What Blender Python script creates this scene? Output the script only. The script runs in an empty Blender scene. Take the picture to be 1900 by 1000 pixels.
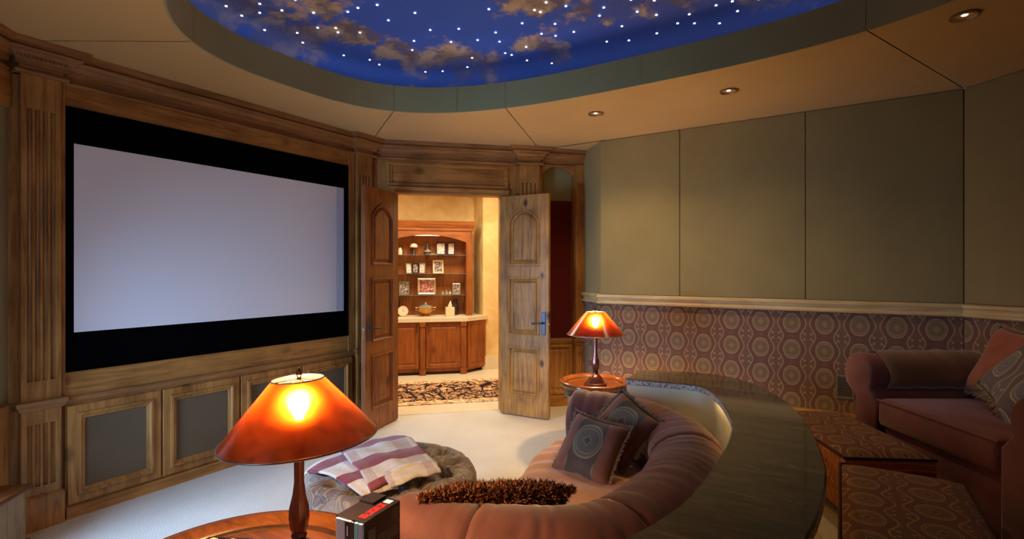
import bpy, bmesh, math, random
import numpy as np
from mathutils import Matrix, Vector
random.seed(7)
rng = np.random.default_rng(7)
PI = math.pi
sc = bpy.context.scene
COL = sc.collection

# ------------------------------------------------------------------ camera
TH = math.radians(32.471)
cd = bpy.data.cameras.new('camera'); cam = bpy.data.objects.new('camera', cd); COL.objects.link(cam)
cam.location = (0, 0, 1.5); cam.rotation_euler = (PI/2, 0, TH)
cd.sensor_width = 36.0; cd.lens = 957.0/1900*36; cd.shift_y = 2/1900; cd.clip_start = 0.02
sc.camera = cam
# ------------------------------------------------------------------ colour management, sky, lights
vs = sc.view_settings
sc.display_settings.display_device = 'sRGB'
vs.view_transform = 'Standard'; vs.look = 'None'; vs.gamma = 1.0; vs.use_curve_mapping = False
vs.exposure = -0.10
sc.cycles.use_denoising = True
sc.cycles.max_bounces = 10; sc.cycles.diffuse_bounces = 5; sc.cycles.transmission_bounces = 8
sc.cycles.sample_clamp_indirect = 6.0
w = bpy.data.worlds.new('world'); sc.world = w; w.use_nodes = True
bgn = w.node_tree.nodes['Background']; bgn.inputs[0].default_value = (0.55, 0.68, 0.95, 1); bgn.inputs[1].default_value = 0.35

def light(name, kind, loc, energy, color, rot=None, **kw):
    d = bpy.data.lights.new(name, kind); d.energy = energy; d.color = color
    for k, v in kw.items(): setattr(d, k, v)
    o = bpy.data.objects.new(name, d); COL.objects.link(o); o.location = loc
    if rot is not None: o.rotation_euler = rot
    return o
DAY = (0.37, 0.60, 1.0); WARM = (1.0, 0.70, 0.36); HALL = (1.0, 0.86, 0.64)
K_WIN, K_SW, K_DOWN, K_FILL, K_HALL, K_LAMP, K_COVE = 11.5, 62.0, 26.0, 0.4, 98.0, 7.0, 15.0
# daylight outside the south and the south-west windows
light('daylight_south', 'AREA', (-1.85, -0.62, 1.5), K_WIN, DAY, (PI/2-0.12, 0, 0.66), shape='RECTANGLE', size=1.3, size_y=1.5, spread=2.3)
light('daylight_southwest', 'AREA', (-3.32-0.16, 0.28-0.16, 0.95), K_SW, DAY, (PI/2-0.15, 0, -0.12), shape='RECTANGLE', size=0.9, size_y=1.3, spread=1.7)
# recessed downlights: the three in view, then unseen spots added as soft warm fill
DOWN_VIEW = [(-1.705, 3.965), (-0.68, 3.983), (0.534, 3.451)]
FILL_SPOTS = [(-3.62, 1.75), (-3.62, 2.75), (1.45, 2.24), (0.45, 0.55), (-0.75, 0.35), (-2.2, 0.45)]
for (x, y) in DOWN_VIEW:
    light('downlight_and_fill', 'SPOT', (x, y, 2.775), K_DOWN*(3.4 if x < -1 else 0.9 if x < 0 else 0.22), WARM, (0, 0, 0), spot_size=2.3, spot_blend=1.0, shadow_soft_size=0.03)
for (x, y) in FILL_SPOTS:  # added fill, no fixtures belong to these
    light('downlight_and_fill', 'SPOT', (x, y, 2.775), K_FILL, WARM, (0, 0, 0), spot_size=2.5, spot_blend=1.0, shadow_soft_size=0.03)
# ceiling fixture of the hall
S2 = math.sqrt(0.5)
HO = Vector((-3.97, 3.61, 0))                       # origin of the door wall
def hallp(s, n, z): return Vector((HO.x + S2*s - S2*n, HO.y + S2*s + S2*n, z))
light('hall_light', 'AREA', hallp(0.9, 1.15, 2.82), K_HALL, HALL, (0, 0, PI/4), shape='RECTANGLE', size=1.6, size_y=0.8)

# ------------------------------------------------------------------ node helpers
def s2l(c): return c/12.92 if c <= 0.04045 else ((c+0.055)/1.055)**2.4
def rgb(r, g, b): return (s2l(r/255), s2l(g/255), s2l(b/255), 1.0)
class S:
    def __init__(s, nt, k): s.nt = nt; s.k = k
    def _m(s, op, o=None, c=None):
        n = s.nt.nodes.new('ShaderNodeMath'); n.operation = op
        for i, v in enumerate((s, o, c)):
            if v is None: continue
            if isinstance(v, S): s.nt.links.new(v.k, n.inputs[i])
            else: n.inputs[i].default_value = v
        return S(s.nt, n.outputs[0])
    def __add__(s, o): return s._m('ADD', o)
    def __radd__(s, o): return s._m('ADD', o)
    def __sub__(s, o): return s._m('SUBTRACT', o)
    def __rsub__(s, o): return (s*-1)+o
    def __mul__(s, o): return s._m('MULTIPLY', o)
    def __rmul__(s, o): return s._m('MULTIPLY', o)
    def __truediv__(s, o): return s._m('DIVIDE', o)
    def mod(s, p): return s._m('FLOORED_MODULO', p)
    def abs(s): return s._m('ABSOLUTE')
    def sqrt(s): return s._m('SQRT')
    def sin(s): return s._m('SINE')
    def cos(s): return s._m('COSINE')
    def pow(s, p): return s._m('POWER', p)
    def floor(s): return s._m('FLOOR')
    def lt(s, o): return s._m('LESS_THAN', o)
    def gt(s, o): return s._m('GREATER_THAN', o)
    def max(s, o): return s._m('MAXIMUM', o)
    def min(s, o): return s._m('MINIMUM', o)
    def step(s, a, b):                    # smooth 0..1 from a to b
        n = s.nt.nodes.new('ShaderNodeMapRange'); n.interpolation_type = 'SMOOTHSTEP'
        s.nt.links.new(s.k, n.inputs[0]); n.inputs[1].default_value = a; n.inputs[2].default_value = b
        return S(s.nt, n.outputs[0])
    def line(s, w): return 1.0-(s.abs().step(w*0.5, w*1.3))    # 1 where |s| < w
def new_mat(name, rough=0.6, spec=0.3, color=None, **kw):
    m = bpy.data.materials.new(name); m.use_nodes = True
    nt = m.node_tree; b = nt.nodes['Principled BSDF']
    b.inputs['Roughness'].default_value = rough; b.inputs['Specular IOR Level'].default_value = spec
    if color: b.inputs['Base Color'].default_value = color
    for k, v in kw.items(): b.inputs[k.replace('_', ' ')].default_value = v
    return m, nt, b
def coords(nt, scale=(1, 1, 1), loc=(0, 0, 0), kind='Object', rot=(0, 0, 0)):
    t = nt.nodes.new('ShaderNodeTexCoord'); mp = nt.nodes.new('ShaderNodeMapping')
    mp.inputs['Scale'].default_value = scale; mp.inputs['Location'].default_value = loc; mp.inputs['Rotation'].default_value = rot
    nt.links.new(t.outputs[kind], mp.inputs[0]); return mp.outputs[0]
def xyz(nt, vec):
    n = nt.nodes.new('ShaderNodeSeparateXYZ'); nt.links.new(vec, n.inputs[0])
    return [S(nt, n.outputs[i]) for i in range(3)]
def noise(nt, vec, scale=5, detail=3, rough=0.55, dist=0.0, lac=2.0):
    n = nt.nodes.new('ShaderNodeTexNoise'); nt.links.new(vec, n.inputs['Vector'])
    n.inputs['Scale'].default_value = scale; n.inputs['Detail'].default_value = detail
    n.inputs['Roughness'].default_value = rough; n.inputs['Distortion'].default_value = dist; n.inputs['Lacunarity'].default_value = lac
    return S(nt, n.outputs['Fac'])
def voro(nt, vec, scale=5, feature='F1', rand=1.0, out='Distance'):
    n = nt.nodes.new('ShaderNodeTexVoronoi'); nt.links.new(vec, n.inputs['Vector']); n.feature = feature
    n.inputs['Scale'].default_value = scale; n.inputs['Randomness'].default_value = rand
    return S(nt, n.outputs[out])
def mix(nt, f, a, b):
    n = nt.nodes.new('ShaderNodeMix'); n.data_type = 'RGBA'
    for i, v in ((0, f), (6, a), (7, b)):
        if isinstance(v, S): nt.links.new(v.k, n.inputs[i])
        else: n.inputs[i].default_value = v
    return S(nt, n.outputs[2])
def ramp(nt, f, stops):
    n = nt.nodes.new('ShaderNodeValToRGB'); nt.links.new(f.k, n.inputs[0]); e = n.color_ramp.elements
    while len(e) < len(stops): e.new(0.5)
    for el, (p, c) in zip(e, stops): el.position = p; el.color = c
    return S(nt, n.outputs[0])
def setc(nt, b, c): nt.links.new(c.k, b.inputs['Base Color'])
def bump(nt, b, h, strength=0.3, dist=0.01):
    n = nt.nodes.new('ShaderNodeBump'); n.inputs['Strength'].default_value = strength; n.inputs['Distance'].default_value = dist
    nt.links.new(h.k, n.inputs['Height']); nt.links.new(n.outputs[0], b.inputs['Normal'])

# ------------------------------------------------------------------ materials
def wood(name, light_c, dark_c, axis='z', rough=0.42, knots=0.6, spec=0.35, scale=1.0):
    m, nt, b = new_mat(name, rough, spec)
    sv = [14*scale]*3; sv['xyz'.index(axis)] = 1.1*scale
    v = coords(nt, tuple(sv)); grain = noise(nt, v, 1.6, 5, 0.62, 1.4)
    v2 = coords(nt, (5*scale, 5*scale, 5*scale)); blot = noise(nt, v2, 0.7, 3, 0.5)
    kv = [3.4*scale]*3; kv['xyz'.index(axis)] = 2.1*scale
    k = voro(nt, coords(nt, tuple(kv)), 1.0)
    c = mix(nt, (grain*0.75+blot*0.45).step(0.34, 0.82), dark_c, light_c)
    kn = (1.0-k.step(0.05, 0.17))*knots
    c = mix(nt, kn, c, tuple(x*0.30 for x in dark_c[:3])+(1,))
    setc(nt, b, c); bump(nt, b, grain, 0.12, 0.004)
    return m
WL, WD = rgb(188, 134, 70), rgb(120, 75, 33)
M = {}
M['wood'] = wood('knotty_wood', WL, WD, 'z')
M['wood_h'] = wood('knotty_wood_horizontal', WL, WD, 'x')
M['rail'] = wood('pale_rail_wood', rgb(222, 196, 142), rgb(186, 154, 100), 'x', knots=0.0, rough=0.35)
M['crown'] = wood('crown_wood', rgb(170, 120, 70), rgb(112, 72, 40), 'x', knots=0.1)
M['door_l'] = wood('red_brown_wood', rgb(160, 98, 50), rgb(98, 52, 24), 'z', knots=0.8)
M['door_r'] = wood('distressed_wood', rgb(184, 136, 66), rgb(108, 72, 30), 'z', knots=1.0, scale=1.3)
M['cherry'] = wood('hall_cabinet_wood', rgb(160, 92, 40), rgb(110, 56, 22), 'z', knots=0.5)
M['cherry_h'] = wood('hall_cabinet_wood_horizontal', rgb(160, 92, 40), rgb(110, 56, 22), 'x', knots=0.2)
M['table'] = wood('table_wood', rgb(128, 72, 34), rgb(78, 40, 18), 'x', rough=0.16, knots=0.1, spec=0.6)
M['dark_wood'] = wood('dark_wood', rgb(70, 40, 22), rgb(36, 20, 12), 'z', rough=0.35, knots=0.1)
M['grey_leg'] = wood('weathered_wood', rgb(168, 146, 112), rgb(108, 88, 62), 'z', knots=0.2)

def fabric(name, c1, c2, weave=180, rough=0.9, sheen=0.15):
    m, nt, b = new_mat(name, rough, 0.12, Sheen_Weight=sheen)
    v = coords(nt); x, y, z = xyz(nt, v)
    n1 = noise(nt, v, 2.2, 3); n2 = noise(nt, coords(nt, (weave*0.4, weave*0.4, weave*2)), 1, 2)
    setc(nt, b, mix(nt, (n1*0.6+n2*0.5).step(0.35, 0.75), c1, c2)); bump(nt, b, n2, 0.12, 0.002)
    return m
M['olive'] = fabric('olive_wall_fabric', rgb(140, 124, 80), rgb(152, 135, 88))
M['niche_fabric'] = fabric('niche_wall_fabric', rgb(126, 120, 82), rgb(138, 131, 90))
M['red_lit'] = fabric('red_lit_fabric', rgb(78, 22, 20), rgb(90, 28, 24))  # olive fabric under red lamplight, the light put into the colour
M['speaker_cloth'] = fabric('grille_cloth', rgb(98, 82, 60), rgb(106, 89, 66), 300)
M['ceiling'] = fabric('ceiling_fabric', rgb(194, 160, 100), rgb(202, 168, 108))
M['band'] = fabric('soffit_fabric', rgb(154, 148, 104), rgb(164, 158, 112))
M['sage'] = new_mat('sage_paint', 0.55, 0.3, rgb(212, 216, 190))[0]
M['black'] = new_mat('black_velvet', 0.95, 0.02, (0.0016, 0.0016, 0.0018, 1))[0]
M['screen'] = new_mat('screen_cloth', 0.8, 0.1, rgb(236, 234, 238))[0]
M['screen_side'] = new_mat('screen_cloth_edge', 0.8, 0.1, rgb(206, 210, 226))[0]
M['chrome'] = new_mat('brushed_nickel', 0.3, 0.5, rgb(170, 165, 155), Metallic=1.0)[0]
M['iron'] = new_mat('dark_iron', 0.38, 0.5, rgb(74, 76, 86), Metallic=0.85)[0]
M['bronze'] = new_mat('dark_bronze', 0.24, 0.6, rgb(92, 52, 44), Metallic=0.6)[0]
M['brass'] = new_mat('warm_brass', 0.25, 0.5, rgb(190, 140, 70), Metallic=0.9)[0]
M['white_glaze'] = new_mat('pale_ceramic', 0.3, 0.5, rgb(226, 208, 178))[0]
M['glass'] = new_mat('shelf_glass', 0.05, 0.5, rgb(225, 240, 232), Transmission_Weight=0.92, IOR=1.45)[0]
M['plaster_hall'] = None
M['trimring'] = new_mat('downlight_trim', 0.35, 0.5, rgb(150, 120, 84), Metallic=0.4)[0]
M['grey_plastic'] = new_mat('grille_paint', 0.5, 0.3, rgb(120, 112, 104))[0]
def emit(name, col, st):
    m = bpy.data.materials.new(name); m.use_nodes = True; nt = m.node_tree; nt.nodes.clear()
    e = nt.nodes.new('ShaderNodeEmission'); o = nt.nodes.new('ShaderNodeOutputMaterial')
    e.inputs[0].default_value = col; e.inputs[1].default_value = st; nt.links.new(e.outputs[0], o.inputs[0]); return m
M['bulb'] = emit('bulb_glow', (1.0, 0.62, 0.26, 1), 190*K_LAMP)
M['down_bulb'] = emit('downlight_glow', (1.0, 0.80, 0.5, 1), 9)
M['star'] = emit('star_point', (0.92, 0.96, 1.0, 1), 3.5)
M['cove'] = emit('cove_strip', (0.93, 0.90, 0.95, 1), K_COVE)
M['strip'] = emit('counter_strip', (1.0, 0.50, 0.14, 1), 5.5)
M['strip_in'] = emit('counter_inner_strip', (1.0, 0.52, 0.14, 1), 22)
M['puck'] = emit('cabinet_strip', (1.0, 0.70, 0.36, 1), 5.0)

# hall plaster: faux-finished yellow
m, nt, b = new_mat('yellow_plaster', 0.7, 0.2); v = coords(nt)
setc(nt, b, mix(nt, noise(nt, v, 2.4, 5, 0.6, 0.6).step(0.3, 0.7), rgb(206, 168, 102), rgb(232, 202, 140))); M['plaster'] = m
m, nt, b = new_mat('limestone', 0.4, 0.4); v = coords(nt)
setc(nt, b, mix(nt, noise(nt, v, 5, 5), rgb(206, 190, 156), rgb(230, 218, 188))); M['limestone'] = m
# carpet
m, nt, b = new_mat('cream_carpet', 0.95, 0.05, Sheen_Weight=0.2); v = coords(nt)
n1 = noise(nt, v, 1.3, 3); n2 = noise(nt, v, 160, 2)
setc(nt, b, mix(nt, (n1*0.5+n2*0.6).step(0.3, 0.8), rgb(190, 182, 164), rgb(222, 216, 202))); bump(nt, b, n2, 0.5, 0.01); M['carpet'] = m
# painted sky of the dome
m, nt, b = new_mat('painted_sky', 0.9, 0.05); v = coords(nt); X, Y, Z = xyz(nt, v)
big = noise(nt, coords(nt, (1, 1, 1), (3.1, 0.4, 0)), 1.15, 8, 0.62, 0.5); fine = noise(nt, v, 5.0, 7, 0.62, 0.3)
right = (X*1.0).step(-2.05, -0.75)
wpx = (noise(nt, coords(nt, (1, 1, 1), (7, 1, 2)), 3.2, 4, 0.6)-0.5)*0.75; wpy = (noise(nt, coords(nt, (1, 1, 1), (1, 9, 4)), 3.2, 4, 0.6)-0.5)*0.75
blob = None
for bx_, by_, br_, ba_ in ((-3.22, 1.75, 0.42, 1.0), (-3.25, 2.25, 0.36, 1.0), (-2.78, 2.15, 0.24, 0.8), (-2.95, 2.52, 0.22, 0.9), (-2.86, 2.98, 0.30, 1.0), (-2.62, 3.16, 0.30, 1.0), (-2.42, 3.40, 0.22, 0.6), (-1.66, 2.92, 0.26, 1.0), (-1.90, 3.36, 0.22, 0.8), (-1.38, 3.18, 0.18, 0.7), (-0.92, 3.26, 0.26, 0.9), (-0.30, 3.2, 0.40, 0.8), (-2.1, 1.9, 0.4, 0.6), (-1.0, 2.3, 0.5, 0.8), (0.2, 2.2, 0.5, 0.8)):
    dx_, dy_ = X+wpx-bx_, Y+wpy-by_; q_ = (1.0-(dx_*dx_+dy_*dy_).sqrt()/(br_*1.15)).max(0.0)*ba_
    blob = q_ if blob is None else blob.max(q_)
den = big*0.30+fine*0.52+blob*0.42-0.04
cl = den.step(0.44, 0.60); core = den.step(0.60, 0.78)
sky = mix(nt, noise(nt, v, 0.8, 2), rgb(62, 98, 218), rgb(82, 120, 240))
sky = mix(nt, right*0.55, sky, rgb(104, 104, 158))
c = mix(nt, cl*0.85, sky, mix(nt, fine.step(0.42, 0.6), rgb(126, 114, 114), rgb(214, 190, 150)))
c = mix(nt, core*0.6, c, rgb(122, 106, 106))
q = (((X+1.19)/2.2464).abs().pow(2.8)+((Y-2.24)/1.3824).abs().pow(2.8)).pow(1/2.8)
c = mix(nt, q.step(0.76, 0.93)*0.93, c, rgb(12, 26, 66))  # rim darkened in the paint to offset the cove strip's glow
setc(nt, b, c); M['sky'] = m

# patterned upholstery and wall fabric (medallions and ogee chains)
def medallion(nt, X, Z, px, pz, cols, thick=1.0, mw=0.275, mh=0.355):
    """cols: ground, fill, line, core"""
    u = (X/px+0.5).mod(1.0)-0.5; v = (Z/pz+0.5).mod(1.0)-0.5
    u2 = (X/px).mod(1.0)-0.5
    hexy = (u.abs()/mw).pow(2.6)+(v.abs()/mh).pow(1.6)
    r = hexy.pow(0.5)
    l1 = (r-0.97).line(0.05*thick); l2 = (r-0.78).line(0.035*thick); fill = 1.0-r.step(0.94, 1.0)
    dia = (u/0.085).abs()+(v/0.11).abs(); l3 = (dia-1.0).line(0.16*thick)
    og = u2.abs()-(0.145+0.085*(v*2*PI+PI).cos()); l4 = og.line(0.020*thick); fill2 = 1.0-(og.step(-0.02, 0.0))
    vd = (v+0.5).mod(1.0)-0.5
    cu = u.abs()-0.40; dv = v.abs()-0.40
    dot = 1.0-((cu*cu*1.15+dv*dv).sqrt()).step(0.030*thick, 0.05*thick)
    cu2 = u.abs()-0.335; dv2 = v.abs()-0.34
    dot2 = 1.0-((cu2*cu2*1.15+dv2*dv2).sqrt()).step(0.022*thick, 0.04*thick)
    lat = 1.0-((u/0.15).abs()+((v.abs()-0.5)/0.10).abs()).step(0.8, 1.0)
    c = mix(nt, fill2*0.45, cols[0], cols[1]); c = mix(nt, lat*0.35, c, cols[1]); c = mix(nt, fill, c, cols[1])
    c = mix(nt, (1.0-dia.step(0.55, 0.75)), c, cols[3])
    ln = l1.max(l2*0.75).max(l3*0.6).max(l4*0.75).max(dot*0.8).max(dot2*0.8)
    return mix(nt, ln, c, cols[2]), ln
def medallion_mat(name, plane, px, pz, cols, off=(0, 0), thick=1.0, rough=0.85, warp=0.0):
    m, nt, b = new_mat(name, rough, 0.15, Sheen_Weight=0.1); v = coords(nt); c = xyz(nt, v)
    X = c['xyz'.index(plane[0])]-off[0]; Z = c['xyz'.index(plane[1])]-off[1]
    if warp:
        X = X+(noise(nt, v, 6, 2)-0.5)*warp; Z = Z+(noise(nt, coords(nt, (1, 1, 1), (4, 2, 1)), 6, 2)-0.5)*warp
    col, ln = medallion(nt, X, Z, px, pz, cols, thick)
    wv = noise(nt, coords(nt, (90, 90, 90)), 1, 2)
    col = mix(nt, wv*0.22, col, (0.02, 0.015, 0.012, 1))
    setc(nt, b, col); bump(nt, b, ln+wv*0.4, 0.15, 0.003)
    return m
WPC = [rgb(118, 82, 68), rgb(128, 104, 78), rgb(176, 148, 112), rgb(150, 124, 92)]
BEC = [rgb(102, 56, 44), rgb(106, 74, 46), rgb(164, 124, 74), rgb(84, 46, 42)]
M['wallpaper'] = medallion_mat('medallion_wall_fabric', 'xz', 0.233, 0.217, WPC, (0.0, 1.068))
M['bench'] = medallion_mat('medallion_bench_fabric', 'xy', 0.20, 0.17, BEC, (0.08, 0.02), 0.9, 0.7, 0.02)
M['lit_bench_side'] = medallion_mat('medallion_lit_bench_side', 'yz', 0.17, 0.20, [rgb(150, 84, 40), rgb(160, 92, 44), rgb(200, 140, 74), rgb(120, 60, 30)], (0, 0.1), 0.9, 0.7, 0.02)  # orange of the under-counter light is put into the side colour
M['bench_dark'] = new_mat('bench_welt', 0.7, 0.2, rgb(54, 24, 18))[0]
# ottoman paisley
m, nt, b = new_mat('paisley_fabric', 0.8, 0.15, Sheen_Weight=0.15); v = coords(nt)
wn = noise(nt, v, 5.5, 1.0, 0.5, 1.2); sw = (wn*62.0).sin(); sw2 = (noise(nt, v, 9.0, 1, 0.5, 0.6)*40.0).sin()
c = mix(nt, noise(nt, v, 5, 2).step(0.35, 0.65), rgb(116, 92, 74), rgb(142, 136, 130))
c = mix(nt, sw.step(0.55, 0.9)*0.8, c, rgb(172, 156, 128)); c = mix(nt, sw2.step(0.7, 0.95)*0.55, c, rgb(70, 76, 96))
setc(nt, b, c); bump(nt, b, sw, 0.1, 0.003); M['paisley'] = m
# sofa velvet
def velvet(name, a, d, sheen=0.5, sc_=3.0):
    m, nt, b = new_mat(name, 0.75, 0.2, Sheen_Weight=sheen, Sheen_Roughness=0.4); v = coords(nt)
    n1 = noise(nt, v, sc_, 4, 0.6, 0.5); n2 = noise(nt, v, 240, 2)
    setc(nt, b, mix(nt, (n1*0.8+n2*0.25).step(0.3, 0.75), d, a)); bump(nt, b, n1+n2*0.1, 0.25, 0.01)
    return m
M['velvet'] = velvet('mauve_velvet', rgb(114, 67, 61), rgb(76, 42, 41), 0.3)
M['seat_velvet'] = velvet('tan_velvet', rgb(204, 142, 88), rgb(170, 112, 68))
M['rust'] = velvet('rust_velvet', rgb(134, 80, 66), rgb(98, 54, 45), 0.3)
M['armcap'] = velvet('tan_arm_cover', rgb(132, 94, 64), rgb(104, 70, 46))
M['terracotta'] = velvet('terracotta_velvet', rgb(176, 104, 74), rgb(142, 76, 52))
M['suede'] = velvet('mauve_suede', rgb(160, 118, 104), rgb(128, 90, 80))
M['fringe'] = new_mat('fringe_yarn', 0.9, 0.1, rgb(148, 122, 88))[0]
M['fringe_brown'] = new_mat('fringe_brown', 0.9, 0.1, rgb(146, 116, 94))[0]
for nme, cc in (('fur_a', (120, 72, 46)), ('fur_b', (86, 52, 36))):
    m, nt, b = new_mat(nme, 0.65, 0.2); v = coords(nt)
    setc(nt, b, mix(nt, noise(nt, v, 60, 2).step(0.35, 0.65), rgb(*[x*0.55 for x in cc]), rgb(*[min(255, x*1.35) for x in cc]))); M[nme] = m
def pillow_mat(name, ground, side):
    m, nt, b = new_mat(name, 0.85, 0.15, Sheen_Weight=0.2); v = coords(nt); X, Y, Z = xyz(nt, v)
    col, ln = medallion(nt, X, Y-0.02, 0.30, 0.26, [ground, rgb(96, 92, 80), rgb(132, 118, 94), rgb(80, 72, 60)], 1.0)
    band = (X.abs()-0.085).gt(0.0)
    n1 = noise(nt, v, 9, 3)
    setc(nt, b, mix(nt, band, col, mix(nt, n1, side, tuple(k*1.25 for k in side[:3])+(1,)))); bump(nt, b, n1, 0.2, 0.01)
    return m
M['pillow_band'] = pillow_mat('banded_pillow_fabric', rgb(80, 70, 64), rgb(116, 78, 64))
m, nt, b = new_mat('large_medallion_fabric', 0.85, 0.15, Sheen_Weight=0.2); v = coords(nt); X, Y, Z = xyz(nt, v)
col, ln = medallion(nt, X+0.09, Y+0.04, 0.27, 0.23, [rgb(112, 96, 92), rgb(116, 116, 120), rgb(176, 160, 120), rgb(98, 88, 74)], 1.0)
setc(nt, b, col); bump(nt, b, ln, 0.15, 0.003); M['pillow_med'] = m
# stone
m, nt, b = new_mat('brown_slate', 0.08, 0.75)
v = coords(nt, (1, 1, 1), (0, 0, 0), 'Object', (0, 0, 0.55)); v2 = coords(nt, (2.2, 12, 4), (0, 0, 0), 'Object', (0, 0, 0.55))
n1 = noise(nt, v2, 1.4, 7, 0.65, 1.0); n2 = noise(nt, v, 2.0, 4)
c = mix(nt, (n1*0.8+n2*0.3).step(0.32, 0.78), rgb(52, 46, 37), rgb(108, 95, 73)); c = mix(nt, n1.step(0.60, 0.70)*0.5, c, rgb(140, 112, 74))
setc(nt, b, c)
rr = n1*0.10+0.03; nt.links.new(rr.k, b.inputs['Roughness']); bump(nt, b, n1, 0.02, 0.003); M['stone'] = m
m, nt, b = new_mat('chipped_stone_edge', 0.25, 0.5); v = coords(nt)
setc(nt, b, mix(nt, noise(nt, v, 70, 4).step(0.35, 0.6), rgb(116, 108, 98), rgb(196, 190, 180))); bump(nt, b, noise(nt, v, 40, 4), 0.8, 0.01); M['stone_edge'] = m
# lamp shade: red mica, lets light through
m = bpy.data.materials.new('red_mica_shade'); m.use_nodes = True; nt = m.node_tree; nt.nodes.clear()
out = nt.nodes.new('ShaderNodeOutputMaterial'); v = coords(nt)
mot = noise(nt, v, 26, 4, 0.6); big = noise(nt, v, 7, 3)
colt = mix(nt, (mot*0.6+big*0.5).step(0.35, 0.75), (0.008, 0.0002, 0.0001, 1), (0.030, 0.0028, 0.0003, 1))
tr = nt.nodes.new('ShaderNodeBsdfTranslucent'); nt.links.new(colt.k, tr.inputs[0])
df = nt.nodes.new('ShaderNodeBsdfDiffuse'); df.inputs[0].default_value = rgb(120, 26, 14)
gl = nt.nodes.new('ShaderNodeBsdfGlossy'); gl.inputs[1].default_value = 0.22; gl.inputs[0].default_value = (0.9, 0.9, 0.9, 1)
rf = nt.nodes.new('ShaderNodeBsdfRefraction'); rf.inputs['Color'].default_value = (1.0, 0.40, 0.05, 1); rf.inputs['Roughness'].default_value = 0.5; rf.inputs['IOR'].default_value = 1.25
tp = nt.nodes.new('ShaderNodeBsdfTransparent'); tp.inputs[0].default_value = (1.0, 0.72, 0.42, 1)
def mixsh(f, a, b_):
    n = nt.nodes.new('ShaderNodeMixShader')
    if isinstance(f, float): n.inputs[0].default_value = f
    else: nt.links.new(f, n.inputs[0])
    nt.links.new(a, n.inputs[1]); nt.links.new(b_, n.inputs[2]); return n.outputs[0]
fr = nt.nodes.new('ShaderNodeFresnel'); fr.inputs[0].default_value = 1.45
x1 = mixsh(0.35, tr.outputs[0], df.outputs[0]); rf2 = nt.nodes.new('ShaderNodeBsdfRefraction'); rf2.inputs['Color'].default_value = (1.0, 0.13, 0.008, 1); rf2.inputs['Roughness'].default_value = 0.95; rf2.inputs['IOR'].default_value = 1.4
x1 = mixsh(0.06, x1, rf.outputs[0]); x1 = mixsh(0.07, x1, rf2.outputs[0]); x2 = mixsh(0.012, x1, tp.outputs[0]); x3 = mixsh(fr.outputs[0], x2, gl.outputs[0])
nt.links.new(x3, out.inputs[0]); M['shade'] = m
# hall rug
m, nt, b = new_mat('dark_floral_rug', 0.95, 0.05); v = coords(nt); X, Y, Z = xyz(nt, v)
vv = coords(nt, (1, 1, 1)); e1 = voro(nt, vv, 5.5, 'DISTANCE_TO_EDGE'); sw = (noise(nt, v, 5.5, 2, 0.5, 1.5)*34.0).sin(); fl = noise(nt, v, 22, 3)
pat = (1.0-e1.step(0.02, 0.10)).max(sw.step(0.2, 0.6))
cc = mix(nt, pat, mix(nt, fl.step(0.45, 0.55), rgb(214, 178, 126), rgb(186, 132, 92)), rgb(40, 28, 36))
ed = (Y-0.6).abs().gt(0.47)
setc(nt, b, mix(nt, ed, cc, mix(nt, (fl*1.0).step(0.42, 0.6), rgb(230, 206, 158), rgb(170, 130, 92)))); M['rug'] = m
# throw
m, nt, b = new_mat('striped_throw', 0.9, 0.1, Sheen_Weight=0.25); v = coords(nt, kind='UV'); X, Y, Z = xyz(nt, v)
n1 = noise(nt, coords(nt, (1, 1, 1)), 40, 3); st = (Y*2.6+0.05).mod(1.0)
red = st.gt(0.56); thin = ((X*3.4).mod(1.0)-0.5).line(0.05)
c = mix(nt, red, mix(nt, n1, rgb(196, 182, 164), rgb(226, 216, 202)), mix(nt, n1, rgb(112, 34, 44), rgb(150, 66, 72)))
c = mix(nt, ((X*1.8+0.3).mod(1.0)).gt(0.72)*0.35, c, rgb(140, 84, 88))
setc(nt, b, c); bump(nt, b, n1, 0.4, 0.006); M['throw'] = m

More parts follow.
